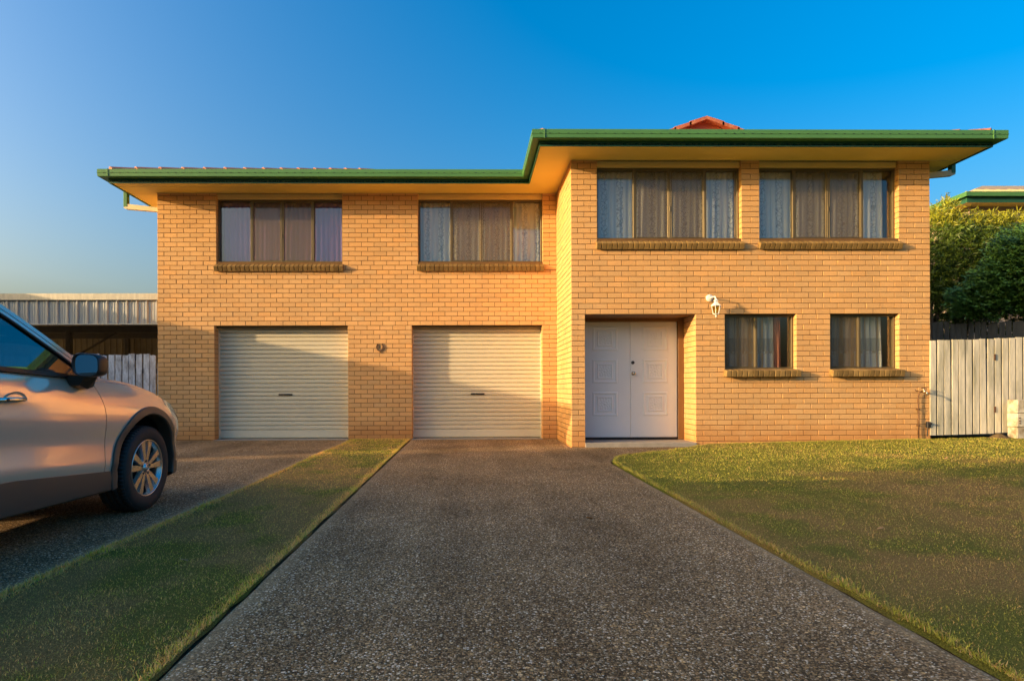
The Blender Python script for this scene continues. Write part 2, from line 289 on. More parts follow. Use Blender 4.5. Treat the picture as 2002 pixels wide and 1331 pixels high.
# ------------------------------------------------------------------ mesh helpers
class MB:
    def __init__(s): s.v = []; s.f = []; s.t = []; s.sm = False
    def add(s, vs, fs, tint=None):
        o = len(s.v); s.v.extend([tuple(p) for p in vs]); s.f.extend([tuple(i+o for i in f) for f in fs])
        s.t.extend([tint or (1, 1, 1)]*len(vs)); return s
    def box(s, x0, x1, y0, y1, z0, z1, tint=None, M4=None):
        vs = [(x0, y0, z0), (x1, y0, z0), (x1, y1, z0), (x0, y1, z0), (x0, y0, z1), (x1, y0, z1), (x1, y1, z1), (x0, y1, z1)]
        if M4 is not None: vs = [M4 @ Vector(p) for p in vs]
        return s.add(vs, [(0, 3, 2, 1), (4, 5, 6, 7), (0, 1, 5, 4), (1, 2, 6, 5), (2, 3, 7, 6), (3, 0, 4, 7)], tint)
    def bbox(s, x0, x1, y0, y1, z0, z1, b, tint=None, M4=None):
        """box with all edges chamfered by b"""
        xs, ys, zs = (x0, x1), (y0, y1), (z0, z1); vs = []; idx = {}
        for i in (0, 1):
            for j in (0, 1):
                for k in (0, 1):
                    p = (xs[i], ys[j], zs[k]); sg = (1-2*i, 1-2*j, 1-2*k)
                    for a in range(3):
                        q = [p[c]+(sg[c]*b if c != a else 0) for c in range(3)]
                        idx[i, j, k, a] = len(vs); vs.append(q)
        fs = []
        for a in range(3):
            o = [c for c in range(3) if c != a]
            for e in (0, 1):
                q = []
                for (m, n) in ((0, 0), (1, 0), (1, 1), (0, 1)):
                    c = [0, 0, 0]; c[a] = e; c[o[0]] = m; c[o[1]] = n; q.append(idx[c[0], c[1], c[2], a])
                fs.append(q)
        for a in range(3):
            o = [c for c in range(3) if c != a]
            for m in (0, 1):
                for n in (0, 1):
                    c0 = [0, 0, 0]; c0[o[0]] = m; c0[o[1]] = n; c1 = list(c0); c1[a] = 1
                    fs.append([idx[(*c0, o[0])], idx[(*c0, o[1])], idx[(*c1, o[1])], idx[(*c1, o[0])]])
        for i in (0, 1):
            for j in (0, 1):
                for k in (0, 1): fs.append([idx[i, j, k, 0], idx[i, j, k, 1], idx[i, j, k, 2]])
        if M4 is not None: vs = [M4 @ Vector(p) for p in vs]
        s.add(vs, fs, tint); s.fix = True; return s
    def tube(s, pts, r, n=10, caps=True, tint=None):
        pts = [Vector(p) for p in pts]; rs = r if isinstance(r, (list, tuple)) else [r]*len(pts)
        vs = []; fs = []; up = None
        for i, p in enumerate(pts):
            d = ((pts[min(i+1, len(pts)-1)]-pts[max(i-1, 0)])).normalized()
            if up is None:
                up = Vector((0, 0, 1)) if abs(d.z) < .9 else Vector((1, 0, 0))
            a = d.cross(up).normalized(); b2 = a.cross(d).normalized(); up = b2
            for k in range(n):
                th = 2*PI*k/n; vs.append(p+(a*math.cos(th)+b2*math.sin(th))*rs[i])
        for i in range(len(pts)-1):
            for k in range(n):
                k2 = (k+1) % n; fs.append((i*n+k, i*n+k2, (i+1)*n+k2, (i+1)*n+k))
        if caps:
            fs.append(tuple(range(n))[::-1]); fs.append(tuple((len(pts)-1)*n+k for k in range(n)))
        return s.add(vs, fs, tint)
    def lathe(s, prof, M4, n=24, closed=False, tint=None):
        """prof: list of (r, h) round local z axis; M4 places it"""
        vs = []; fs = []
        for r, h in prof:
            for k in range(n):
                th = 2*PI*k/n; vs.append(M4 @ Vector((r*math.cos(th), r*math.sin(th), h)))
        m = len(prof)
        for i in range(m-1 if not closed else m):
            i2 = (i+1) % m
            for k in range(n):
                k2 = (k+1) % n; fs.append((i*n+k, i*n+k2, i2*n+k2, i2*n+k))
        return s.add(vs, fs, tint)
    def prism(s, poly, a, b, axis='x', tint=None):
        """extrude 2-D polygon (the two other axes, in order) between a and b on axis"""
        def P(h, q):
            return {'x': (h, q[0], q[1]), 'y': (q[0], h, q[1]), 'z': (q[0], q[1], h)}[axis]
        n = len(poly); vs = [P(a, q) for q in poly]+[P(b, q) for q in poly]
        fs = [tuple(range(n)), tuple(range(2*n-1, n-1, -1))]+[(i, (i+1) % n, n+(i+1) % n, n+i) for i in range(n)]
        s.add(vs, fs, tint); s.fix = True; return s
    def grid(s, P, tint=None):
        """P: array [m][n][3]"""
        P = np.asarray(P); m, n = P.shape[:2]
        fs = [(i*n+j, i*n+j+1, (i+1)*n+j+1, (i+1)*n+j) for i in range(m-1) for j in range(n-1)]
        return s.add(P.reshape(-1, 3), fs, tint)
    fix = False
    def mesh(s, name, mt, smooth=None):
        me = bpy.data.meshes.new(name); me.from_pydata([tuple(p) for p in s.v], [], s.f)
        a = me.color_attributes.new('tint', 'FLOAT_COLOR', 'POINT')
        a.data.foreach_set('color', np.array([(*t, 1) for t in s.t], dtype=np.float32).ravel())
        if s.fix:
            import bmesh
            b = bmesh.new(); b.from_mesh(me); bmesh.ops.recalc_face_normals(b, faces=b.faces); b.to_mesh(me); b.free()
        me.materials.append(M[mt] if isinstance(mt, str) else mt)
        sm = s.sm if smooth is None else smooth
        if sm: me.polygons.foreach_set('use_smooth', [True]*len(me.polygons))
        me.update(); return me
    def build(s, name, mt, parent=None, smooth=None, kind=None):
        o = link(bpy.data.objects.new(name, s.mesh(name, mt, smooth)), parent)
        if kind: o['kind'] = kind
        return o

def link(o, parent=None):
    COL.objects.link(o)
    if parent is not None:
        o.parent = parent
        o.matrix_parent_inverse = Matrix.Translation(-parent.location) if parent.type == 'EMPTY' else Matrix.Identity(4)
    return o
def thing(name, label, cat, loc=(0, 0, 0), group=None):
    o = bpy.data.objects.new(name, None); o.empty_display_size = .2; o.location = loc; COL.objects.link(o)
    o['label'] = label; o['category'] = cat
    if group: o['group'] = group
    return o
def tag(o, label, cat, group=None):
    o['label'] = label; o['category'] = cat
    if group: o['group'] = group
    return o
def inst(name, me, loc, parent, M4=None):
    """a piece that shares mesh data"""
    o = bpy.data.objects.new(name, me); link(o, parent)
    if M4 is not None: o.matrix_basis = M4
    else: o.location = loc
    return o
def smooth_by(o, deg=35):
    me = o.data
    me.polygons.foreach_set('use_smooth', [True]*len(me.polygons))
    try: me.set_sharp_from_angle(angle=math.radians(deg))
    except Exception: pass
def np_mesh(name, V, F, tint, mt, extra=None):
    """fast mesh from numpy: V (n,3), F (m,k) same-size faces, tint (n,3)"""
    me = bpy.data.meshes.new(name); n = len(V); m, k = F.shape
    me.vertices.add(n); me.vertices.foreach_set('co', V.astype(np.float32).ravel())
    me.loops.add(m*k); me.loops.foreach_set('vertex_index', F.astype(np.int32).ravel())
    me.polygons.add(m); me.polygons.foreach_set('loop_start', np.arange(0, m*k, k, dtype=np.int32))
    try: me.polygons.foreach_set('loop_total', np.full(m, k, dtype=np.int32))
    except Exception: pass
    if tint is not None:
        a = me.color_attributes.new('tint', 'FLOAT_COLOR', 'POINT')
        a.data.foreach_set('color', np.concatenate([tint, np.ones((n, 1))], 1).astype(np.float32).ravel())
    me.materials.append(M[mt]); me.update(calc_edges=True); me.validate()
    return me
def vnoise(x, y, sc, seed=0):
    """smooth value noise on arrays"""
    r = np.random.default_rng(seed).random((64, 64)); x = np.asarray(x)*sc+100; y = np.asarray(y)*sc+100
    xi = np.floor(x).astype(int); yi = np.floor(y).astype(int); fx = x-xi; fy = y-yi
    fx = fx*fx*(3-2*fx); fy = fy*fy*(3-2*fy)
    a = r[xi % 64, yi % 64]; b = r[(xi+1) % 64, yi % 64]; c = r[xi % 64, (yi+1) % 64]; d = r[(xi+1) % 64, (yi+1) % 64]
    return (a*(1-fx)+b*fx)*(1-fy)+(c*(1-fx)+d*fx)*fy

# ------------------------------------------------------------------ main dimensions (metres; x right, y away, z up)
YR, YL = 9.704, 11.366          # front faces of the projecting right wing and of the left wing
XA, XB, XC = -5.99, 1.69, 7.69  # left end, inner corner, right end
ZS = 4.755                      # soffit level
K28 = 2.20
def zc(k): return 4.702-(4.702-K28)/28*k if k <= 28 else K28-(K28-.006)/25*(k-28)

def lawn_z(x, y):
    x = np.asarray(x, float); y = np.asarray(y, float)
    return .012+.0185*np.clip(x-1.9, 0, 12)*np.clip((y-1)/5, 0, 1)+.012*(vnoise(x, y, .9, 3)-.5)
def drive_right(y):
    """right edge of the main driveway with the flare towards the front door"""
    ys = [-8, 1.9, 7.7, 8.2, 8.45, 8.63, 8.78, 8.9, 9.15, 9.4, 9.69]; xs = [1.72, 1.775, 1.845, 2.016, 2.24, 2.5, 2.75, 2.98, 3.30, 3.6, 3.90]
    return np.interp(y, ys, xs)

# ------------------------------------------------------------------ ground, driveways, lawn
def ground_sheet():
    mb = MB()
    xs = np.concatenate([np.linspace(-900, -40, 6), np.linspace(-30, 30, 13), np.linspace(40, 900, 6)])
    ys = np.concatenate([np.linspace(-900, -40, 6), np.linspace(-30, 30, 13), np.linspace(40, 900, 6)])
    X, Y = np.meshgrid(xs, ys, indexing='ij'); Z = np.full_like(X, -.03)
    mb.grid(np.stack([X, Y, Z], -1))
    o = mb.build('ground', 'soil'); o['kind'] = 'structure'
ground_sheet()

def slab(name, rows, ncol, top=0.0, mt='drive', joint=None):
    """rows: list of (y, x0, x1). A slab with an edge attribute, skirts and optional groove rows"""
    nr = len(rows); V = []; E = []
    for (y, x0, x1) in rows:
        e = np.array([0, .03, .07, .12]); ts = np.concatenate([x0+e, np.linspace(x0+.2, x1-.2, ncol), x1-e[::-1]])
        z = top-(.012 if (joint and abs(y-joint) < .004) else 0)
        for i, x in enumerate(ts):
            dd = min(x-x0, x1-x); w = max(0, 1-dd/.11)
            jit = .008*(vnoise(np.array([y*9.0]), np.array([x0]), 1, 5)[0]-.5) if dd < .001 else 0
            V.append((x+jit, y, z-(.006 if dd < .001 else 0))); E.append(w)
    n = ncol+8; F = [(i*n+j, i*n+j+1, (i+1)*n+j+1, (i+1)*n+j) for i in range(nr-1) for j in range(n-1)]
    b = len(V)
    for side in (0, n-1):
        for i in range(nr):
            x, y, z = V[i*n+side]; V.append((x, y, z-.07)); E.append(1)
    for s_, side in enumerate((0, n-1)):
        for i in range(nr-1):
            q = (i*n+side, (i+1)*n+side, b+s_*nr+i+1, b+s_*nr+i); F.append(q if side == 0 else q[::-1])
    me = bpy.data.meshes.new(name); me.from_pydata(V, [], F)
    a = me.attributes.new('edge', 'FLOAT', 'POINT'); a.data.foreach_set('value', np.array(E, dtype=np.float32))
    me.materials.append(M[mt]); me.update()
    o = bpy.data.objects.new(name, me); COL.objects.link(o); o['kind'] = 'structure'
    return o
ys = sorted(set(list(np.round(np.arange(-8, 9.69, .12), 3))+[6.05, 6.054, 6.058, 6.064, 9.69]))
rows = [(y, -1.055-.008*max(0, y-2), float(drive_right(y))) for y in ys]
slab('driveway', rows, 14, joint=6.056)
rows = [(y, -1.118, 1.68) for y in np.linspace(9.69, 11.30, 14)]
slab('driveway', rows, 8)
ys = sorted(set(list(np.round(np.arange(-8, 11.34, .15), 3))+[6.60, 6.604, 6.608, 6.614, 11.34]))
slab('driveway', [(y, -6.3, -2.268-.002*max(0, y-2)) for y in ys], 14, joint=6.606)
mb = MB(); mb.box(-30, -6.32, 11.0, 20, -.06, -.006); mb.build('carport_floor', 'concrete')['kind'] = 'structure'
mb = MB(); mb.box(-60, 60, -16, -9, -.06, -.02); mb.build('road', 'asphalt')['kind'] = 'structure'

GREEN = np.array([.25, .28, .045]); LIME = np.array([.45, .41, .060]); DRY = np.array([.55, .36, .125]); DEAD = np.array([.34, .21, .085])
def dryness(x, y):
    d = .52*vnoise(x, y, .45, 11)+.30*vnoise(x, y, 1.3, 12)+.22*vnoise(x, y, 4.0, 13)
    d = d+np.clip((6.5-y)/6, -.35, .5)*.26
    d = d+np.where(x < 0, .26, -.07)
    g = vnoise(x, y, 2.3, 17)*.6+vnoise(x, y, 6.0, 18)*.4
    return np.clip((d-.42)/.36, 0, 1)*np.clip((.72-g)/.22, .22, 1)
def strip_edge_l(y): return -2.268-.002*np.clip(y-2, 0, None)+.035
def strip_edge_r(y): return -1.055-.008*np.clip(y-2, 0, None)-.028
def turf(name, ylist, left, right, nx):
    V = []; T = []
    for y in ylist:
        l = float(left(y)); r = float(right(y))
        u = np.linspace(0, 1, nx)**1.6 if r-l > 3 else np.linspace(0, 1, nx)
        xs = l+(r-l)*u
        xs[0] += .03*(vnoise(np.array([y*7.]), np.array([1.]), 1, 21)[0]-.5); xs[-1] += .03*(vnoise(np.array([y*7.]), np.array([9.]), 1, 22)[0]-.5)
        z = lawn_z(xs, np.full_like(xs, y)); z[0] -= .03
        if r-l < 3: z[-1] -= .03
        d = dryness(xs, np.full_like(xs, y))[:, None]
        V.append(np.stack([xs, np.full_like(xs, y), z], 1)); T.append(GREEN*.75*(1-d)+DRY*.72*d)
    V = np.array(V); m, n = V.shape[:2]; idx = np.arange(m*n).reshape(m, n)
    F = np.stack([idx[:-1, :-1], idx[:-1, 1:], idx[1:, 1:], idx[1:, :-1]], -1).reshape(-1, 4)
    me = np_mesh(name, V.reshape(-1, 3), F, np.array(T).reshape(-1, 3), 'turf')
    me.polygons.foreach_set('use_smooth', [True]*len(me.polygons))
    o = bpy.data.objects.new(name, me); COL.objects.link(o); o['kind'] = 'structure'
turf('lawn', np.linspace(-8, 9.69, 150), lambda y: drive_right(y)+.026, lambda y: 22.0, 60)
turf('lawn', np.linspace(-8, 11.345, 160), strip_edge_l, strip_edge_r, 14)

def blades(name, X, Y, hgt, wid, seed):
    r = np.random.default_rng(seed); n = len(X)
    Z = lawn_z(X, Y)-.006
    th = r.uniform(0, 2*PI, n); lean = np.where(r.random(n) < .22, r.uniform(.1, .6, n), r.uniform(.5, 1.9, n)); h = .82*hgt*r.uniform(.5, 1.25, n)*np.where(r.random(n) < .02, 1.6, 1)*(.8+.5*vnoise(X, Y, 5.0, 19)); w = wid*r.uniform(.6, 1.3, n)
    ph = r.uniform(0, 2*PI, n)
    lx, ly = np.cos(th)*lean, np.sin(th)*lean; wx, wy = np.cos(ph), np.sin(ph)
    B = np.stack([X, Y, Z], 1); nn = np.sqrt(1+lean**2)
    D1 = np.stack([lx*.35, ly*.35, np.ones(n)*.62], 1)*(h/nn*1.0)[:, None]; D2 = np.stack([lx, ly, np.ones(n)], 1)*(h/nn)[:, None]
    Wv = np.stack([wx, wy, np.zeros(n)], 1)*w[:, None]/2
    V = np.stack([B-Wv, B+Wv, B+D1-Wv*.8, B+D1+Wv*.8, B+D2], 1).reshape(-1, 3)
    i = np.arange(n)*5
    F = np.concatenate([np.stack([i, i+1, i+3], 1), np.stack([i, i+3, i+2], 1), np.stack([i+2, i+3, i+4], 1)])
    d = dryness(X, Y); pick = r.random(n)
    isdry = pick < (.20+.50*d+np.where(X < 0, .12, 0)); lime = r.random(n)[:, None]
    g = GREEN*(1-lime)+LIME*lime; dr = DRY*(.55+.45*lime)+DEAD*(.45-.45*lime)
    c = np.where(isdry[:, None], dr, g)*r.uniform(.65, 1.4, (n, 1))
    c = c*np.where(X < 0, 1.0, 0.0)[:, None]*np.array([1.75, 1.55, 1.25])+c*np.where(X < 0, 0.0, 1.0)[:, None]   # strip is drier; its blades are also brightened in colour against the car's shade
    me = np_mesh(name, V, F, np.repeat(c, 5, 0), 'grass')
    o = bpy.data.objects.new(name, me); COL.objects.link(o); o['kind'] = 'stuff'; return o

def scatter(n, x0, x1, y0, y1, test, seed):
    r = np.random.default_rng(seed); X = r.uniform(x0, x1, n); Y = r.uniform(y0, y1, n); k = test(X, Y)
    return X[k], Y[k]
# only where the camera and positions near it can see
def vis(X, Y): return (X < 1.0*Y+4.5) & (X > -.85*Y-1.0)
def inlawn(X, Y):
    e = drive_right(Y)+.02+.03*(vnoise(Y*7, np.ones_like(Y), 1, 21)-.5); return (X > e) & vis(X, Y)
def instrip(X, Y): return (X > strip_edge_l(Y)-.012) & (X < strip_edge_r(Y)+.012) & vis(X, Y)
gx = []; 
def g_lawn():
    parts = []
    for (y0, y1, x1, dens, h, w) in ((1.2, 3.2, 7.5, 12000, .019, .0026), (3.2, 5.2, 9.5, 7000, .019, .0034), (5.2, 7.4, 12, 4400, .020, .0046), (7.4, 9.69, 14, 3500, .022, .0058)):
        x0 = 1.7; n = int(dens*(x1-x0)*(y1-y0)); X, Y = scatter(n, x0, x1, y0, y1, inlawn, int(y0*10)); parts.append((X, Y, np.full(len(X), h), np.full(len(X), w)))
    X, Y, h, w = [np.concatenate(a) for a in zip(*parts)]
    o = blades('grass', X, Y, h, w, 31); tag(o, 'short patchy lawn grass to the right of the driveway', 'grass')
    parts = []
    for (y0, y1, dens, h, w) in ((1.4, 3.4, 14000, .019, .0026), (3.4, 5.6, 8000, .019, .0034), (5.6, 8, 4800, .020, .0048), (8, 11.34, 3600, .023, .006)):
        n = int(dens*1.3*(y1-y0)); X, Y = scatter(n, -2.36, -1.03, y0, y1, instrip, int(y0*10)+5); parts.append((X, Y, np.full(len(X), h), np.full(len(X), w)))
    X, Y, h, w = [np.concatenate(a) for a in zip(*parts)]
    o = blades('grass', X, Y, h, w, 32); tag(o, 'narrow strip of lawn grass between the two driveways', 'grass')
    # longer unmown fringe along the brick wall, the fence and the driveway edges
    r = np.random.default_rng(5); P = []
    x = r.uniform(3.95, 7.6, 2600); P.append((x, 9.66-np.abs(r.normal(0, .03, 2600))))
    x = r.uniform(-2.3, -1.15, 900); P.append((x, 11.33-np.abs(r.normal(0, .03, 900))))
    y = r.uniform(1.5, 9.5, 9000); P.append((drive_right(y)+.03+np.abs(r.normal(0, .025, 9000)), y))
    y = r.uniform(1.5, 11, 9000); P.append((strip_edge_r(y)+.01-np.abs(r.normal(0, .02, 9000)), y))
    y = r.uniform(2.5, 11, 8000); P.append((strip_edge_l(y)+np.abs(r.normal(0, .02, 8000)), y))
    X = np.concatenate([p[0] for p in P]); Y = np.concatenate([p[1] for p in P])
    o = blades('grass', X, Y, np.full(len(X), .034), np.full(len(X), .0038), 33); tag(o, 'longer uncut grass fringe along the driveway edges and walls', 'grass')
g_lawn()

def litter():
    r = random.Random(12)
    spots = [(2.75, 3.9, 'lawn', 'curled dry brown leaf on the lawn close to the driveway edge'), (4.9, 4.9, 'lawn', 'dry brown leaf lying alone in the middle of the lawn'), (5.9, 7.2, 'lawn', 'small dry leaf on the sunlit part of the lawn'),
             (-1.6, 3.3, 'lawn', 'dry brown leaf on the near end of the grass strip'), (-1.85, 5.2, 'lawn', 'dry brown leaf on the grass strip beside the car wheel'), (.9, 4.4, 'drive', 'small dry leaf fallen on the main driveway')]
    for (x, y, on, lab) in spots:
        q = MB(); l, w = r.uniform(.035, .055), r.uniform(.016, .024); n = 6
        pts = [(l*(k/(n-1)-.5), w*math.sin(PI*min(1, .08+k/(n-1)*.92))) for k in range(n)]
        vs = [(a, b, .006*math.sin(a*60)) for a, b in pts]+[(a, -b, .004+.006*math.sin(a*50+1)) for a, b in pts]
        q.add(vs, [(k, k+1, n+k+1, n+k) for k in range(n-1)])
        o = q.build('fallen_leaf', 'deadleaf'); o.location = (x, y, (.004 if on == 'drive' else float(lawn_z(x, y))+.016)); o.rotation_euler = (r.uniform(-.3, .3), r.uniform(-.2, .2), r.uniform(0, 6))
        tag(o, lab, 'leaf', 'fallen dry leaves')
litter()

# ------------------------------------------------------------------ house: walls and bricks
house = thing('house', 'two-storey yellow brick house with green gutters and two cream roller garage doors', 'house', (.85, YL, 0))
ZW0, ZW1 = zc(28), None
# openings: (x0, x1, z0, z1, reveal)
GD = [(-4.908, -2.344, -.1, K28, .24), (-1.114, 1.413, -.1, K28, .24)]
WL = [(-4.865, -2.442, 3.43, ZS+.02, .14), (-.987, 1.428, 3.43, ZS+.02, .14)]
DO = (1.915, 3.757, -.1, K28, .54)
WR = [(2.122, 4.530, 3.455, ZS+.02, .14), (4.829, 7.168, 3.455, ZS+.02, .14)]
WG = [(4.243, 5.442, 1.285, K28, .14), (6.007, 7.168, 1.285, K28, .14)]
OPL = GD+WL; OPR = [DO]+WR+WG

wallmb = MB()
def wall_panel(x0, x1, y, ops, back=.45):
    xs = sorted({x0, x1, *[o[0]-.008 for o in ops], *[o[1]+.008 for o in ops]}); zs = sorted({-.12, ZS, *[min(max(o[2], -.12), ZS) for o in ops], *[min(o[3]+.004, ZS) for o in ops]})
    yy = y+.009
    for a, b in zip(xs, xs[1:]):
        for c, d in zip(zs, zs[1:]):
            mx, mz = (a+b)/2, (c+d)/2
            if any(o[0]-.008 < mx < o[1]+.008 and o[2] < mz < o[3]+.004 for o in ops): continue
            wallmb.add([(a, yy, c), (b, yy, c), (b, yy, d), (a, yy, d)], [(0, 1, 2, 3)])
    for (a, b, c, d, r) in ops:
        a -= .008; b += .008; d = min(d+.004, ZS); c = max(c, -.12)
        y1 = y+r+.08
        wallmb.add([(a, yy, c), (a, y1, c), (a, y1, d), (a, yy, d)], [(0, 1, 2, 3)])
        wallmb.add([(b, yy, c), (b, y1, c), (b, y1, d), (b, yy, d)], [(3, 2, 1, 0)])
        wallmb.add([(a, yy, d), (b, yy, d), (b, y1, d), (a, y1, d)], [(3, 2, 1, 0)])
        wallmb.add([(a, yy, c), (b, yy, c), (b, y1, c), (a, y1, c)], [(0, 1, 2, 3)])
wall_panel(XA+.009, XB, YL, OPL)
wall_panel(XB+.009, XC-.009, YR, OPR)
def quad(a, b, c, d): wallmb.add([a, b, c, d], [(0, 1, 2, 3)])
quad((XB+.009, YL, -.12), (XB+.009, YR+.009, -.12), (XB+.009, YR+.009, ZS), (XB+.009, YL, ZS))
quad((XA+.009, 20, -.12), (XA+.009, YL+.009, -.12), (XA+.009, YL+.009, ZS), (XA+.009, 20, ZS))
quad((XC-.009, YR+.009, -.12), (XC-.009, 20, -.12), (XC-.009, 20, ZS), (XC-.009, YR+.009, ZS))
quad((XC, 20, -.12), (XA, 20, -.12), (XA, 20, ZS), (XC, 20, ZS))
wall = wallmb.build('wall', 'mortar', house)

BR = []   # all bricks: (corner origin M4, length, depth, height, tint, screen size)
JT = .0085
def tintf(k=None):
    b = random.gauss(1, .036); r = random.gauss(0, .022)
    return (b*(1+r), b, b*(1-r*1.4))
def lay(run0, run1, k, place, d0, d1, unit=None, halfstart=None):
    """bricks of course k between run0 and run1 (in u); end depths d0,d1; place(u0,u1,z0,z1,depth)"""
    L = run1-run0
    if L < .03: return
    zt = zc(k) if k >= 0 else ZS-.004; zb = zc(k+1)
    if zt-zb < .02: return
    n = max(1, round(L/.12)); un = L/n if unit is None else unit
    cuts = [run0]
    first = (k % 2 == 0) if halfstart is None else halfstart
    u = run0+(un if first else 2*un)
    while u < run1-.05: cuts.append(u); u += 2*un
    if run1-cuts[-1] < .06 and len(cuts) > 1: cuts.pop()
    cuts.append(run1)
    for i, (a, b) in enumerate(zip(cuts, cuts[1:])):
        dep = .03
        a2 = a if i == 0 else a+JT/2; b2 = b if i == len(cuts)-2 else b-JT/2
        if i == 0 and d0: dep = d0
        if i == len(cuts)-2 and d1: dep = d1
        place(a2, b2, zb+JT/2, zt-JT/2 if k >= 0 else zt, dep)
def front(y):
    def place(a, b, z0, z1, dep): BR.append(('F', a, y, z0, b-a, z1-z0, dep))
    return place
def sideL(x):   # faces -x, u = y
    def place(a, b, z0, z1, dep): BR.append(('L', x, a, z0, b-a, z1-z0, dep))
    return place
def sideR(x):   # faces +x
    def place(a, b, z0, z1, dep): BR.append(('R', x, a, z0, b-a, z1-z0, dep))
    return place
def facade(x0, x1, y, ops, c0=True, c1=True):
    for k in range(-1, 54):
        zt = zc(k) if k >= 0 else ZS; zb = zc(k+1); zm = (zt+zb)/2
        cur = [(x0, x1, 'c', 'c')]
        for o in ops:
            if o[2]-.055 < zm < o[3]:
                new = []
                for (a, b, e0, e1) in cur:
                    if o[1] <= a or o[0] >= b: new.append((a, b, e0, e1)); continue
                    if o[0] > a: new.append((a, o[0], e0, o))
                    if o[1] < b: new.append((o[1], b, o, e1))
                cur = new
        for (a, b, e0, e1) in cur:
            def dp(e):
                if e == 'c': return .225 if (k % 2) else .108
                if e is DO: return .225 if (k % 2) else .108
                return e[4]-.004
            full = (a == x0 and b == x1)
            lay(a, b, k, front(y), dp(e0), dp(e1), unit=.12 if full or (b-a) > 2 else None)
facade(XA, XB-.002, YL, OPL)
facade(XB, XC, YR, OPR)
for k in range(-1, 54):
    st = .235 if (k % 2) else .118
    lay(YR+st, YL-.001, k, sideL(XB), 0, 0, unit=.12, halfstart=False)                # side of the projecting wing
    if 28 <= k:
        lay(YR+st, YR+.54, k, sideL(DO[1]), 0, 0, unit=.12, halfstart=False)
        lay(YR+st, YR+.54, k, sideR(DO[0]), 0, 0, unit=.12, halfstart=False)
        
    lay(YL+st, YL+2.4, k, sideL(XA), 0, 0, unit=.12, halfstart=False)
    lay(YR+st, YR+2.4, k, sideR(XC), 0, 0, unit=.12, halfstart=False)
def brick_geo(L, H, D, b=.0035):
    """front faces -y, origin at lower left front corner; five chamfered faces"""
    vs = [(b, 0, b), (L-b, 0, b), (L-b, 0, H-b), (b, 0, H-b), (0, b, 0), (L, b, 0), (L, b, H), (0, b, H), (0, D, 0), (L, D, 0), (L, D, H), (0, D, H)]
    fs = [(0, 1, 2, 3), (4, 5, 1, 0), (5, 6, 2, 1), (6, 7, 3, 2), (7, 4, 0, 3), (8, 9, 5, 4), (9, 10, 6, 5), (10, 11, 7, 6), (11, 8, 4, 7)]
    return vs, fs
def brick_m4(t, x, y, z):
    if t == 'F': return Matrix.Translation((x, y, z))
    if t == 'L': return Matrix.Translation((x, y, z)) @ Matrix(((0, 1, 0, 0), (1, 0, 0, 0), (0, 0, 1, 0), (0, 0, 0, 1)))
    return Matrix.Translation((x, y, z)) @ Matrix(((0, -1, 0, 0), (1, 0, 0, 0), (0, 0, 1, 0), (0, 0, 0, 1)))
# the 300 whole stretchers that show largest stay single objects
cand = [(i, (b[1]+b[4]/2)**2+b[2]**2+(b[3]-CAMZ)**2) for i, b in enumerate(BR) if b[0] == 'F' and b[2] < 10 and abs(b[4]-.2305) < .012 and b[6] < .05]
cand.sort(key=lambda q: q[1]); single = {i for i, _ in cand[:300]}
variants = {}
mbk = MB()
for i, (t, x, y, z, L, H, D) in enumerate(BR):
    j = random.uniform(-.0022, .0022)
    if i in single:
        tv = random.randrange(14); key = (round(L, 3), round(H, 3), tv)
        if key not in variants:
            q = MB(); q.add(*brick_geo(L, H, D), tint=tintf()); variants[key] = q.mesh('brick', 'brick')
        inst('brick', variants[key], (x, y+j, z), wall)
    else:
        vs, fs = brick_geo(L, H, D); m4 = brick_m4(t, x, y, z) @ Matrix.Translation((0, j, 0))
        if t != 'F': pass
        if t == 'L': fs = [f[::-1] for f in fs]
        mbk.add([m4 @ Vector(p) for p in vs], fs, tint=tintf())
mbk.build('bricks', 'brick', wall, kind='stuff')

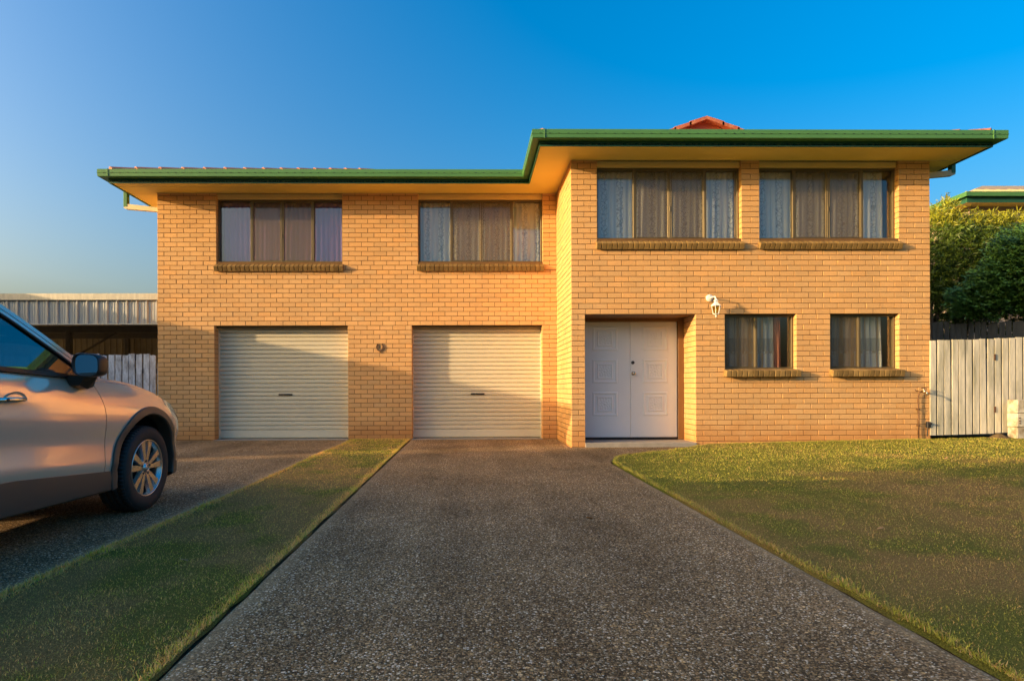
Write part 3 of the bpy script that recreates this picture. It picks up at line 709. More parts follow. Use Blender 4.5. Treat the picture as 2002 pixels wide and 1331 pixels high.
# ------------------------------------------------------------------ windows
def bevel_bar(mb, x0, x1, y0, y1, z0, z1): mb.bbox(x0, x1, y0, y1, z0, z1, .003)
def window(op, ywall, panes, meet=None, screens=()):
    """op = opening; panes = list of x fractions of the mullions; screens = indices of screened panes"""
    x0, x1, z0, z1, r = op; z1 = min(z1, 4.652); y = ywall+r-.045
    fr = MB(); t = .032
    bevel_bar(fr, x0+.002, x0+t, y, y+.07, z0, z1); bevel_bar(fr, x1-t, x1-.002, y, y+.07, z0, z1)
    bevel_bar(fr, x0+t, x1-t, y, y+.07, z0, z0+t); bevel_bar(fr, x0+t, x1-t, y, y+.07, z1-t, z1)
    w = fr.build('window', 'frame', house)
    xs = [x0+t]+[x0+(x1-x0)*f for f in panes]+[x1-t]
    for i, f in enumerate(panes):
        xm = x0+(x1-x0)*f; m = MB(); slim = meet is not None and i == meet
        wd = .014 if slim else .021
        bevel_bar(m, xm-wd, xm+wd, y-.004, y+.06, z0+t, z1-t)
        if slim: m.bbox(xm-.008, xm+.008, y-.014, y-.004, z0+.48, z0+.56, .002)
        m.build('mullion', 'frame', w)
    for i in range(len(xs)-1):
        a = xs[i]+(.021 if i else 0); b = xs[i+1]-(.021 if i < len(xs)-2 else 0)
        yp = y+.035+(.010 if i % 2 else 0)
        p = MB(); p.box(a-.004, b+.004, yp, yp+.004, z0+t-.004, z1-t+.004); p.build('pane', 'pane', w)
        if i in screens:
            p = MB(); q = .016
            bevel_bar(p, a, a+q, y-.002, y+.012, z0+t, z1-t); bevel_bar(p, b-q, b, y-.002, y+.012, z0+t, z1-t)
            bevel_bar(p, a+q, b-q, y-.002, y+.012, z0+t, z0+t+q); bevel_bar(p, a+q, b-q, y-.002, y+.012, z1-t-q, z1-t)
            p.build('screen_frame', 'frame', w)
            p = MB(); p.add([(a+q, y+.005, z0+t+q), (b-q, y+.005, z0+t+q), (b-q, y+.005, z1-t-q), (a+q, y+.005, z1-t-q)], [(0, 1, 2, 3)]); p.build('insect_screen', 'screen', w)
    # dark room behind
    rm = MB(); yy = y+.075
    rm.add([(x0-.3, yy+1.6, z0-.2), (x1+.3, yy+1.6, z0-.2), (x1+.3, yy+1.6, z1+.1), (x0-.3, yy+1.6, z1+.1), (x0-.3, yy, z0-.2), (x1+.3, yy, z0-.2), (x1+.3, yy, z1+.1), (x0-.3, yy, z1+.1)],
           [(0, 1, 2, 3), (4, 0, 3, 7), (1, 5, 6, 2), (4, 5, 1, 0), (3, 2, 6, 7)])
    rm.build('room_lining', 'beige', w)
    return w
def sill(op, ywall, slope, drop):
    """row of dark bricks on edge, tilted outwards"""
    x0, x1, z0, _, r = op
    s = MB(); s.box(x0, x1, ywall+.03, ywall+r+.02, z0-.14, z0-.075); so = s.build('window_sill', 'mortar', house)
    n = round((x1-x0+.05)/.0865); pit = (x1-x0+.05)/n; L = .225; T = .105
    vars_ = []
    for v in range(6):
        q = MB(); q.bbox(-pit/2+.0055, pit/2-.0055, -L, 0, -T, 0, .005, tint=tuple(random.uniform(.7, 1.3) for _ in range(1))*3); vars_.append(q.mesh('sill_brick', 'sillbrick'))
    for i in range(n):
        m4 = Matrix.Translation((x0-.025+pit*(i+.5), ywall+r-.04, z0+.012)) @ Matrix.Rotation(slope, 4, 'X') @ Matrix.Rotation(random.gauss(0, .006), 4, 'Y')
        inst('sill_brick', random.choice(vars_), None, so, m4)
S4 = [.265, .508, .757]
for o in WL: window(o, YL, S4, 1, (1, 2)); sill(o, YL, math.radians(30), 0)
for o in WR: window(o, YR, [.268, .515, .762], 1, (1, 2)); sill(o, YR, math.radians(30), 0)
for o in WG: window(o, YR, [.475], None, (0,)); sill(o, YR, math.radians(10), 0)
# cream head boards between window heads and soffit
for (o, y) in [(w, YL) for w in WL]+[(w, YR) for w in WR]:
    t = MB(); t.bbox(o[0]+.003, o[1]-.003, y+.05, y+.15, 4.655, ZS-.002, .003); t.build('head_board', 'trim', house)

def curtain(op, ywall, mt, label, x0f=0., x1f=1., folds=22, amp=.022, seed=1):
    x0, x1, z0, z1, r = op; z1 = min(z1, 4.652); a = x0+(x1-x0)*x0f+.03; b = x0+(x1-x0)*x1f-.03; rr = np.random.default_rng(seed)
    nx, nz = 220, 16; u = np.linspace(0, 1, nx); P = []; C = []
    ph = np.cumsum(rr.uniform(.5, 1.5, nx)); ph = ph/ph[-1]*folds*2*PI
    am = amp*(.35+1.0*vnoise(u*9, u*0, 1, seed)); off = .02*np.sin(u*5+seed)
    for j in range(nz):
        t = j/(nz-1); zz = z0+.02+(z1-z0-.04)*t
        y = ywall+r+.10+am*np.sin(ph+.35*np.sin(3*t+u*4))*(1.1-.45*t)+off*(1-t)
        P.append(np.stack([a+(b-a)*u+.006*np.cos(ph)*(1-t), y, np.full(nx, zz)], 1))
        C.append(np.stack([u*(b-a)*1.35, np.full(nx, (zz-z0)), np.zeros(nx)], 1))
    mb = MB(); mb.grid(np.array(P)); me = mb.mesh('curtain', mt, True)
    at = me.attributes.new('cloth', 'FLOAT_VECTOR', 'POINT'); at.data.foreach_set('vector', np.array(C, dtype=np.float32).ravel())
    o = bpy.data.objects.new('curtain', me); COL.objects.link(o)
    tag(o, label, 'curtain', 'curtains behind the house windows')
curtain(WL[0], YL, 'purple', 'purple sheer curtain in the upper window at far left above the shaded garage door', seed=1, folds=24)
curtain(WL[1], YL, 'lace', 'white lace curtain in the upper window beside the projecting brick wing', seed=2)
curtain(WR[0], YR, 'lace', 'white lace curtain in the upper window above the front door', seed=3)
curtain(WR[1], YR, 'lace', 'white lace curtain in the upper window nearest the right end of the house', seed=4, x1f=.965)
curtain(WG[0], YR, 'stripe', 'striped sheer curtain in the small ground floor window beside the wall lantern', seed=5, folds=11, x1f=.80)
M['salmon'] = lace_mat('salmon_drape', (.62, .26, .18), (.3, .2, .2), 'plain')
curtain(WG[0], YR, 'salmon', 'narrow salmon drape hanging at the right of the window beside the wall lantern', seed=8, folds=3, x0f=.76, x1f=.90)
curtain(WG[1], YR, 'stripe', 'striped sheer curtain in the small ground floor window nearest the garden tap', seed=6, folds=11, x1f=.9)

# ------------------------------------------------------------------ roller doors
def roller_door(op, y):
    x0, x1, _, z1, r = op; yy = y+r-.015; zb = .012; zt = z1+.03
    b = MB(); b.box(x0-.006, x1+.006, yy+.03, yy+.05, zb, zt); gd = b.build('garage_door', 'slat', house)
    pit = .0826; bot = .165
    def slat_mesh(h):
        # ribbed roll-formed profile (y, z)
        pr = [(0.026, 0), (.010, .004), (.002, .012), (0, .02), (0, h-.018), (.004, h-.010), (.016, h-.005), (.026, h-.003)]
        q = MB(); n = len(pr); L = x1-x0
        vs = [(0, a, c) for a, c in pr]+[(L, a, c) for a, c in pr]
        q.add(vs, [(i+n, i, i+1, n+i+1) for i in range(n-1)]+[tuple(range(n)), tuple(range(2*n-1, n-1, -1))]); q.fix = True
        return q.mesh('slat', 'slat')
    sm = slat_mesh(pit); inst('slat', slat_mesh(bot), (x0, yy, zb+.004), gd)
    z = zb+.004+bot; i = 0
    while z < zt-.02: inst('slat', sm, (x0, yy, z), gd); z += pit; i += 1
    g = MB(); g.bbox(x0-.004, x0+.012, yy-.035, yy+.03, 0, z1, .002); g.bbox(x1-.012, x1+.004, yy-.035, yy+.03, 0, z1, .002); g.build('guide', 'slat', gd)
    h = MB(); xm = (x0+x1)/2+.01; h.bbox(xm-.135, xm+.135, yy-.014, yy+.004, .855, .888, .004); ho = h.build('handle', 'black', gd)
    k = MB(); k.bbox(xm-.052, xm-.034, yy-.018, yy-.012, .864, .880, .002); k.build('lock', 'chrome', gd)
    s = MB(); s.box(x0-.004, x1+.004, y-.05, yy+.05, -.05, .008); s.build('threshold', 'concrete', house)
    hd = MB(); hd.bbox(x0+.002, x1-.002, y+.10, y+.16, z1-.03, z1+.003, .003); hd.build('head_trim', 'frame', gd)
for o in GD: roller_door(o, YL)

# ------------------------------------------------------------------ front door
def front_door():
    x0, x1, _, z1, r = DO; y = YR+r
    zb = .115
    f = MB(); f.bbox(x0-.02, x0+.075, y+.004, y+.12, zb-.04, z1, .004); f.bbox(x1-.10, x1+.02, y+.004, y+.12, zb-.04, z1, .004); f.bbox(x0+.076, x1-.101, y+.004, y+.12, z1-.055, z1, .004)
    fd = f.build('front_door', 'timber', house)
    lx0, lx1 = x0+.08, x1-.105; xm = (lx0+lx1)/2
    for (a, b) in ((lx0, xm-.0025), (xm+.0025, lx1)):
        q = MB(); q.bbox(a, b, y+.045, y+.085, zb, z1-.06, .004); leaf = q.build('door_leaf', 'door', fd)
    ry = y+.045
    def ringm(mb, cx, cz, w, h, t, d):
        """raised mitred moulding ring"""
        o = [(cx-w/2, cz-h/2), (cx+w/2, cz-h/2), (cx+w/2, cz+h/2), (cx-w/2, cz+h/2)]
        def inn(s): return [(cx-w/2+s, cz-h/2+s), (cx+w/2-s, cz-h/2+s), (cx+w/2-s, cz+h/2-s), (cx-w/2+s, cz+h/2-s)]
        L = [(o, 0.), (inn(t*.35), -d), (inn(t*.65), -d), (inn(t), 0.)]
        vs = [(p[0], ry+0.001+dy, p[1]) for ring, dy in L for p in ring]
        fs = [(i*4+k, i*4+(k+1) % 4, (i+1)*4+(k+1) % 4, (i+1)*4+k) for i in range(3) for k in range(4)]
        mb.add(vs, fs); mb.fix = True
    for (a, b, s) in ((lx0, xm, 0), (xm, lx1, 0)):
        cx = (a+b)/2+(-.03 if a == lx0 else .03)
        for cz in (1.845, 1.275, .70):
            p = MB(); ringm(p, cx, cz, .45, .43, .05, .010); ringm(p, cx, cz, .27, .27, .03, .012)
            # carved rosette in the middle: concentric petals
            for rad, n, pr in ((.095, 12, .010), (.055, 8, .012)):
                for i in range(n):
                    th = 2*PI*i/n+.2; m4 = Matrix.Translation((cx+rad*math.cos(th), ry, cz+rad*math.sin(th))) @ Matrix.Rotation(-th, 4, 'Y')
                    vs = [m4 @ Vector(q_) for q_ in ((-.020, 0, 0), (0, 0, -.013), (.020, 0, 0), (0, 0, .013), (0, -pr, 0))]
                    p.add(vs, [(0, 1, 4), (1, 2, 4), (2, 3, 4), (3, 0, 4)])
            p.lathe([(.022, 0), (.02, .008), (.01, .013), (.0005, .014)], Matrix.Translation((cx, ry, cz)) @ Matrix.Rotation(PI/2, 4, 'X'), 12)
            p.build('panel', 'door', fd)
    kx = xm+.055
    p = MB(); p.lathe([(.034, 0), (.034, .006), (.014, .008), (.013, .035), (.026, .045), (.030, .058), (.026, .07), (.012, .076), (.0005, .077)], Matrix.Translation((kx, ry, 1.235)) @ Matrix.Rotation(PI/2, 4, 'X'), 24); p.sm = True; p.build('knob', 'brass', fd)
    p = MB(); p.lathe([(.030, 0), (.030, .008), (.024, .012), (.012, .012), (.0005, .012)], Matrix.Translation((kx-.008, ry, 1.425)) @ Matrix.Rotation(PI/2, 4, 'X'), 24); p.build('deadlock', 'darkmetal', fd)
    p = MB(); p.bbox(lx0, lx1, y+.03, y+.09, zb-.035, zb-.004, .004); p.build('door_sweep', 'black', fd)
    p = MB(); p.bbox(x0-.004, x1+.004, YR-.02, y+.14, -.06, .072, .006); p.build('doorstep', 'concrete', house)
    p = MB(); p.box(x0, x1, YR+.02, y+.12, z1-.006, z1+.002); p.build('porch_lining', 'timber', house)
    p = MB(); p.box(x0-.1, x1+.1, y+.12, y+.16, -.05, z1+.05); p.build('door_backing', 'cabin', house)
front_door()

# ------------------------------------------------------------------ eaves, gutters, roof
OV = .60; ZE = ZS
def sheet(name, poly, z, th, mt):
    mb = MB(); mb.prism(poly, z, z+th, 'z'); return mb.build(name, mt, house)
EX0, EX1, EX2 = XA-.56, XB-.59, XC+.53     # fascia lines: left end, inner wing, right end
EYL, EYR = YL-OV, YR-OV
poly = [(EX0, 21), (EX0, EYL), (EX1, EYL), (EX1, EYR), (EX2, EYR), (EX2, 21)]
sheet('soffit', poly, ZS, .02, 'soffit')
# soffit joint battens
bt = MB(); bt.box(EX0+.02, EX1, YL-.34, YL-.335, ZS-.003, ZS); bt.box(XB+.01, EX2-.02, YR-.012, YR-.004, ZS-.012, ZS-.001); bt.box(XA, XB, YL-.012, YL-.004, ZS-.012, ZS-.001); bt.box(XB-.012, XB-.004, YR-.01, YL-.013, ZS-.012, ZS-.001); bt.build('soffit_bead', 'trim', house)
path = [(EX0, 21), (EX0, EYL), (EX1, EYL), (EX1, EYR), (EX2, EYR), (EX2, 21)]
def offset(path, d):
    """parallel path; outside of the house is on the right-hand side going along path reversed -> computed by hand normals"""
    out = []
    ns = []
    for a, b in zip(path, path[1:]):
        v = Vector((b[0]-a[0], b[1]-a[1])).normalized(); ns.append(Vector((v.y, -v.x)))   # outward (path runs with house on the left)
    for i, p in enumerate(path):
        if i == 0: n = ns[0]*d
        elif i == len(path)-1: n = ns[-1]*d
        else:
            n1, n2 = ns[i-1], ns[i]; n = (n1+n2)*(d/(1+n1.dot(n2)))
        out.append((p[0]+n.x, p[1]+n.y))
    return out
# direction: left end going towards the viewer has house on the left? (EX0,21)->(EX0,EYL): v=(0,-1), right normal (v.y,-v.x)=(-1,0) = outward: good
def sweep(name, prof, mt, parent, close=True):
    """prof: list of (offset, z)"""
    rings = [[(x, y, z) for (x, y) in offset(path, d)] for d, z in prof]
    mb = MB(); n = len(path); m = len(prof)
    vs = [p for r in rings for p in r]; fs = []
    for i in range(m if close else m-1):
        i2 = (i+1) % m
        for k in range(n-1): fs.append((i*n+k, i2*n+k, i2*n+k+1, i*n+k+1))
    mb.add(vs, fs); mb.fix = True
    return mb.build(name, mt, parent)
ZG = 4.825
sweep('fascia', [(-.018, ZS-.022), (.0, ZS-.022), (.0, ZG+.06), (-.018, ZG+.06)], 'darkgreen', house)
gut = sweep('gutter', [(.004, ZG-.01), (.02, ZG-.018), (.112, ZG-.018), (.126, ZG-.008), (.128, ZG+.045), (.134, ZG+.050), (.134, ZG+.058), (.128, ZG+.063), (.130, ZG+.112), (.122, ZG+.122), (.112, ZG+.116), (.112, ZG+.06), (.108, ZG+.002), (.02, ZG+.002), (.012, ZG+.09), (.004, ZG+.09)], 'green', house)
# overflow slots along the gutter front (dark openings on the bead)
sp = offset(path, .1345); sm_ = MB()
for a, b in list(zip(sp, sp[1:]))[1:4]:
    a = Vector((*a, 0)); b = Vector((*b, 0)); L = (b-a).length; d = (b-a)/L; n = Vector((d.y, -d.x, 0)); s = .12
    while s < L-.08:
        p0 = a+d*s-n*.02; p1 = a+d*(s+.032)-n*.02; q0 = p0+n*.0215; q1 = p1+n*.0215
        zz0, zz1 = ZG+.050, ZG+.0575
        sm_.add([(p.x, p.y, z) for z in (zz0, zz1) for p in (p0, p1, q1, q0)], [(0, 1, 2, 3), (7, 6, 5, 4), (3, 2, 6, 7), (0, 3, 7, 4), (1, 5, 6, 2)]); s += .142
sm_.build('gutter_slots', 'black', gut, kind='stuff')
# corner joiner straps
cm = MB()
gp = offset(path, .1365)
for (x, y) in (gp[1], gp[3]): cm.bbox(x+.19, x+.205, y-.002, y+.01, ZG-.02, ZG+.124, .001)
cm.bbox(gp[4][0]-.25, gp[4][0]-.235, gp[4][1]-.002, gp[4][1]+.01, ZG-.02, ZG+.124, .001)
cm.build('gutter_joiner', 'green', gut)

SL = .364
def roof():
    gp = offset(path, .06); zE = ZG+.098
    x0, x2 = gp[1][0], gp[4][0]; yl, yr = gp[1][1], gp[3][1]; x1 = gp[2][0]
    xm = (x1+x2)/2; hw = (x2-x1)/2; zr = zE+SL*hw; yg = 11.57   # right wing ridge, Dutch gable position
    R = MB()
    yb = 21
    # right wing: front slope up to gable base, two side slopes
    zg = zE+SL*(yg-yr); tg = (yg-yr)
    R.add([(x1, yr, zE), (x2, yr, zE), (x2-tg, yg, zg), (x1+tg, yg, zg)], [(0, 1, 2, 3)])
    R.add([(x2, yr, zE), (x2, yb, zE), (xm, yb, zr), (xm, yg-.12, zr), (x2-tg, yg-.12, zg), (x2-tg, yg, zg)], [(0, 1, 2, 3, 4, 5)])
    R.add([(x1, yr, zE), (x1+tg, yg, zg), (x1+tg, yg-.12, zg), (xm, yg-.12, zr), (xm, yb, zr), (x1, yb, zE)], [(0, 1, 2, 3, 4, 5)])
    # left wing: front slope, left hip slope
    hl = 4.2; zl = zE+SL*hl
    R.add([(x0, yl, zE), (x1+.6, yl, zE), (x1+.6+hl, yl+hl, zl), (x0+hl, yl+hl, zl)], [(0, 1, 2, 3)])
    R.add([(x0, yl, zE), (x0+hl, yl+hl, zl), (x0+hl, yb-hl, zl), (x0, yb, zE)], [(0, 1, 2, 3)])
    R.add([(x0+hl, yl+hl, zl), (x1+.6+hl, yl+hl, zl), (x1+.6, yb, zE), (x0, yb, zE), (x0+hl, yb-hl, zl)], [(0, 1, 2, 3, 4)])
    rf = R.build('roof', 'tile', house)
    # tile courses on the visible slopes as stepped strips
    T = MB()
    def course(pa, pb, qa, qb, n):
        """from eave edge pa-pb up to qa-qb in n overlapping courses"""
        pa, pb, qa, qb = map(Vector, (pa, pb, qa, qb))
        for i in range(n):
            a = pa.lerp(qa, i/n); b = pb.lerp(qb, i/n); c = pb.lerp(qb, (i+1)/n); d = pa.lerp(qa, (i+1)/n)
            w = (b-a).length; m = max(2, int(w/.15)); vs = []
            for k in range(m+1):
                h = .018+.010*(1+math.cos(PI*k)); p = a.lerp(b, k/m); q = d.lerp(c, k/m)
                vs += [p+Vector((0, 0, .004)), p+Vector((0, 0, h)), q+Vector((0, 0, h*.25+.004))]
            fs = []
            for k in range(m): fs += [(k*3, (k+1)*3, (k+1)*3+1, k*3+1), (k*3+1, (k+1)*3+1, (k+1)*3+2, k*3+2)]
            T.add(vs, fs)
    course((x1, yr, zE), (x2, yr, zE), (x1+tg, yg, zg), (x2-tg, yg, zg), 8)
    course((x0, yl, zE), (x1+.6, yl, zE), (x0+hl, yl+hl, zl), (x1+.6+hl, yl+hl, zl), 13)
    T.build('roof_tiles', 'tile', rf, kind='stuff')
    # hip and ridge capping tiles, each its own piece
    def caps(p, q, n):
        p, q = Vector(p), Vector(q); d = (q-p)/n
        me = None
        for i in range(n):
            a = p+d*i-d*.06; dn = d.normalized(); side = dn.cross(Vector((0, 0, 1))).normalized(); up = side.cross(dn)
            L = d.length*1.06; vs = []; prof = [(-.13, -.045), (-.10, .02), (-.05, .055), (0, .066), (.05, .055), (.10, .02), (.13, -.045)]
            m4 = Matrix((( dn.x, side.x, up.x, a.x), (dn.y, side.y, up.y, a.y), (dn.z, side.z, up.z, a.z), (0, 0, 0, 1)))
            if me is None:
                c = MB(); k = len(prof)
                vs = [(0, s_, h+.010) for s_, h in prof]+[(L, s_*.9, h*.9-.004) for s_, h in prof]+[(0, s_*.8, h-.03) for s_, h in prof]
                c.add(vs, [(j, j+1, k+j+1, k+j) for j in range(k-1)]+[(j+1, j, 2*k+j, 2*k+j+1) for j in range(k-1)]); c.fix = True
                me = c.mesh('ridge_cap', 'tile')
            inst('ridge_cap', me, None, rf, m4)
    caps((x0+.10, yl+.10, zE+.045), (x0+hl, yl+hl, zl+.03), 14)
    caps((x2-.10, yr+.10, zE+.04), (x2-tg, yg, zg+.03), 9)
    caps((x1+.10, yr+.10, zE+.02), (x1+tg, yg, zg+.02), 9)
    caps((xm, yg-.02, zr+.005), (xm, yg+5, zr+.005), 12)
    # gable panel and barge tiles
    g = MB(); hwg = (zr-zg)/SL; g.prism([(xm-hwg, zg), (xm+hwg, zg), (xm, zr-.01)], yg, yg+.05, 'y'); g.build('gable_panel', 'gable', rf)
    for s_ in (-1, 1):
        n = 4; a = Vector((xm, yg-.15, zr+.035)); b = Vector((xm+s_*(hwg+.12), yg-.15, zg-.01))
        for i in range(n):
            p = a.lerp(b, i/n); q = a.lerp(b, (i+1.12)/n); c = MB()
            vs = [(p.x, p.y, p.z-.05), (p.x, p.y, p.z+.012), (q.x, q.y, q.z+.03), (q.x, q.y, q.z-.05), (p.x, p.y+.32, p.z-.03), (p.x, p.y+.32, p.z+.012), (q.x, q.y+.32, q.z+.03), (q.x, q.y+.32, q.z-.03)]
            c.add(vs, [(0, 1, 2, 3), (1, 5, 6, 2), (3, 2, 6, 7), (0, 4, 5, 1), (4, 7, 6, 5), (0, 3, 7, 4)]); c.fix = True; c.build('barge_tile', 'tile', rf)
roof()
# downpipes at both ends: green drop from the side gutter and a cream offset back to the wall
def downpipe(xg, xw, y, z0):
    s = 1 if xw > xg else -1
    d = MB(); d.bbox(min(xg, xg+s*.075), max(xg, xg+s*.075), y, y+.09, z0-.02, ZG, .006); dp = d.build('downpipe', 'green', house)
    p = MB(); vs = []
    for (x, z) in ((xg, z0-.04), (xg+s*.065, z0+.035), (xw, z0-.035), (xw, z0-.115), (xg+s*.045, z0-.06)):
        vs += [(x, y+.005, z), (x, y+.085, z)]
    n = 5; fs = [(2*i, 2*((i+1) % n), 2*((i+1) % n)+1, 2*i+1) for i in range(n)]+[tuple(range(0, 10, 2)), tuple(range(9, 0, -2))]
    p.add(vs, fs); p.fix = True; p.build('pipe_offset', 'creampipe', dp)
downpipe(EX0-.125, XA-.002, YL+.06, 4.53)
downpipe(EX2+.125, XC+.002, YR+.25, 4.66)

# ------------------------------------------------------------------ things on the facade
def wall_lantern():
    x, z, y = 3.985, 2.465, YR
    r = thing('wall_lantern', 'white coach lantern with amber glass mounted on the brick wall right of the front door', 'wall lamp', (x, y, z))
    R = Matrix.Translation((x, y, z)) @ Matrix.Rotation(PI/2, 4, 'X')
    p = MB(); p.lathe([(.058, 0), (.060, .012), (.052, .022), (.020, .026), (.0005, .028)], R, 24); p.sm = True; p.build('wall_plate', 'white', r)
    cx, cy = x+.050, y-.150
    p = MB(); p.tube([(x+.012, y-.02, z), (x+.022, y-.07, z+.010), (x+.042, y-.135, z+.002), (cx, cy, z-.045)], .013, 10); p.build('arm', 'white', r, smooth=True)
    z0 = z-.045; T = Matrix.Translation((cx, cy, z0))
    p = MB(); p.lathe([(.0005, .02), (.014, .015), (.022, -.004), (.036, -.012), (.038, -.022), (.028, -.03), (.032, -.05), (.046, -.062), (.085, -.10), (.088, -.108), (.07, -.112), (.0005, -.112)], T, 6); p.build('lamp_cap', 'white', r)
    def hexp(rad, h): return [T @ Vector((rad*math.cos(PI/3*k), rad*math.sin(PI/3*k), h)) for k in range(6)]
    top = hexp(.072, -.11); bot = hexp(.047, -.235)
    for k in range(6):
        p = MB(); p.tube([top[k], bot[k]], .0058, 6); p.build('lamp_bar', 'white', r)
    p = MB(); k_ = .94; c0 = T @ Vector((0, 0, -.11)); c1 = T @ Vector((0, 0, -.235))
    p.add([c0+(q-c0)*k_ for q in top]+[c1+(q-c1)*k_ for q in bot], [(k, (k+1) % 6, 6+(k+1) % 6, 6+k) for k in range(6)]); p.build('lamp_glass', 'lampglass', r)
    p = MB(); p.lathe([(.0005, -.232), (.05, -.232), (.052, -.240), (.034, -.250), (.014, -.256), (.012, -.272), (.018, -.280), (.008, -.292), (.0005, -.294)], T, 6); p.build('lamp_base', 'white', r)
    p = MB(); p.lathe([(.0005, -.15), (.012, -.16), (.02, -.18), (.012, -.205), (.010, -.232)], T, 10); p.build('bulb', 'white', r, smooth=True)
wall_lantern()
def horseshoe():
    x, z, y = -1.727, 1.785, YL-.012; p = MB(); pts = []
    for i in range(15):
        t = -PI*.80+ (2*PI*.80)*i/14 - PI/2
        pts.append((x+.062*math.cos(t), y, z+.07*math.sin(t)))
    for i in range(14):
        a, b = Vector(pts[i]), Vector(pts[i+1]); d = (b-a).normalized(); n = Vector((d.z, 0, -d.x)); w = .013 if 1 < i < 12 else .010
        vs = [a-n*w, a+n*w, b+n*w, b-n*w]; vs = [v+Vector((0, -.007, 0)) for v in vs]+[v+Vector((0, .010, 0)) for v in vs]
        p.add(vs, [(0, 1, 2, 3), (7, 6, 5, 4), (0, 4, 5, 1), (1, 5, 6, 2), (2, 6, 7, 3), (3, 7, 4, 0)])
    p.fix = True
    for s in (-1, 1): p.bbox(x+s*.046-.012, x+s*.046+.012, y-.012, y+.010, z+.042, z+.058, .003)
    p.bbox(x-.005, x+.005, y-.008, y+.012, z-.115, z-.07, .002)
    tag(p.build('horseshoe', 'rust'), 'rusty horseshoe hung on the brick wall between the two garage doors', 'horseshoe')
horseshoe()
def garden_tap():
    x, y = 7.46, YR; r = thing('garden_tap', 'brass garden tap on a copper pipe up the right end of the brick wall', 'tap', (x, y, .12))
    p = MB(); p.tube([(x, y-.035, .09), (x+.003, y-.035, .45), (x-.002, y-.035, .82), (x+.008, y-.045, .88), (x+.03, y-.075, .905)], .0105, 8); p.build('pipe', 'copper', r, smooth=True)
    p = MB(); p.tube([(x+.03, y-.06, .905), (x+.03, y-.15, .905)], [.017, .014], 10); p.tube([(x+.03, y-.13, .905), (x+.03, y-.175, .89), (x+.03, y-.19, .85)], .012, 10); p.tube([(x+.03, y-.11, .905), (x+.03, y-.11, .955)], .009, 8); p.build('tap_body', 'brass', r, smooth=True)
    p = MB(); p.bbox(x-.012, x+.072, y-.118, y-.102, .953, .965, .003); p.bbox(x+.022, x+.038, y-.16, y-.07, .955, .967, .003); p.build('tap_handle', 'copper', r)
    p = MB(); p.tube([(x+.022, y-.05, .9), (x-.05, y-.05, .915), (x-.075, y-.06, .93)], .007, 8); p.tube([(x+.04, y-.05, .905), (x+.1, y-.055, .92), (x+.125, y-.05, .95)], .006, 8); p.build('pipe_branch', 'copper', r, smooth=True)
    for z in (.33, .6):
        p = MB(); p.bbox(x-.02, x+.02, y-.05, y-.002, z, z+.018, .002); p.build('pipe_clip', 'copper', r)
garden_tap()
p = MB(); p.bbox(7.60, 7.665, YR-.05, YR-.001, .30, .40, .008); p.tube([(7.632, YR-.05, .37), (7.632, YR-.09, .37)], .016, 10); p.tube([(7.62, YR-.03, .30), (7.61, YR-.03, .16)], .009, 8)
tag(p.build('pipe_valve', 'darkmetal'), 'small dark pipe valve low on the brick wall by the white gate', 'valve')
# chipped brick patch stays in the brickwork

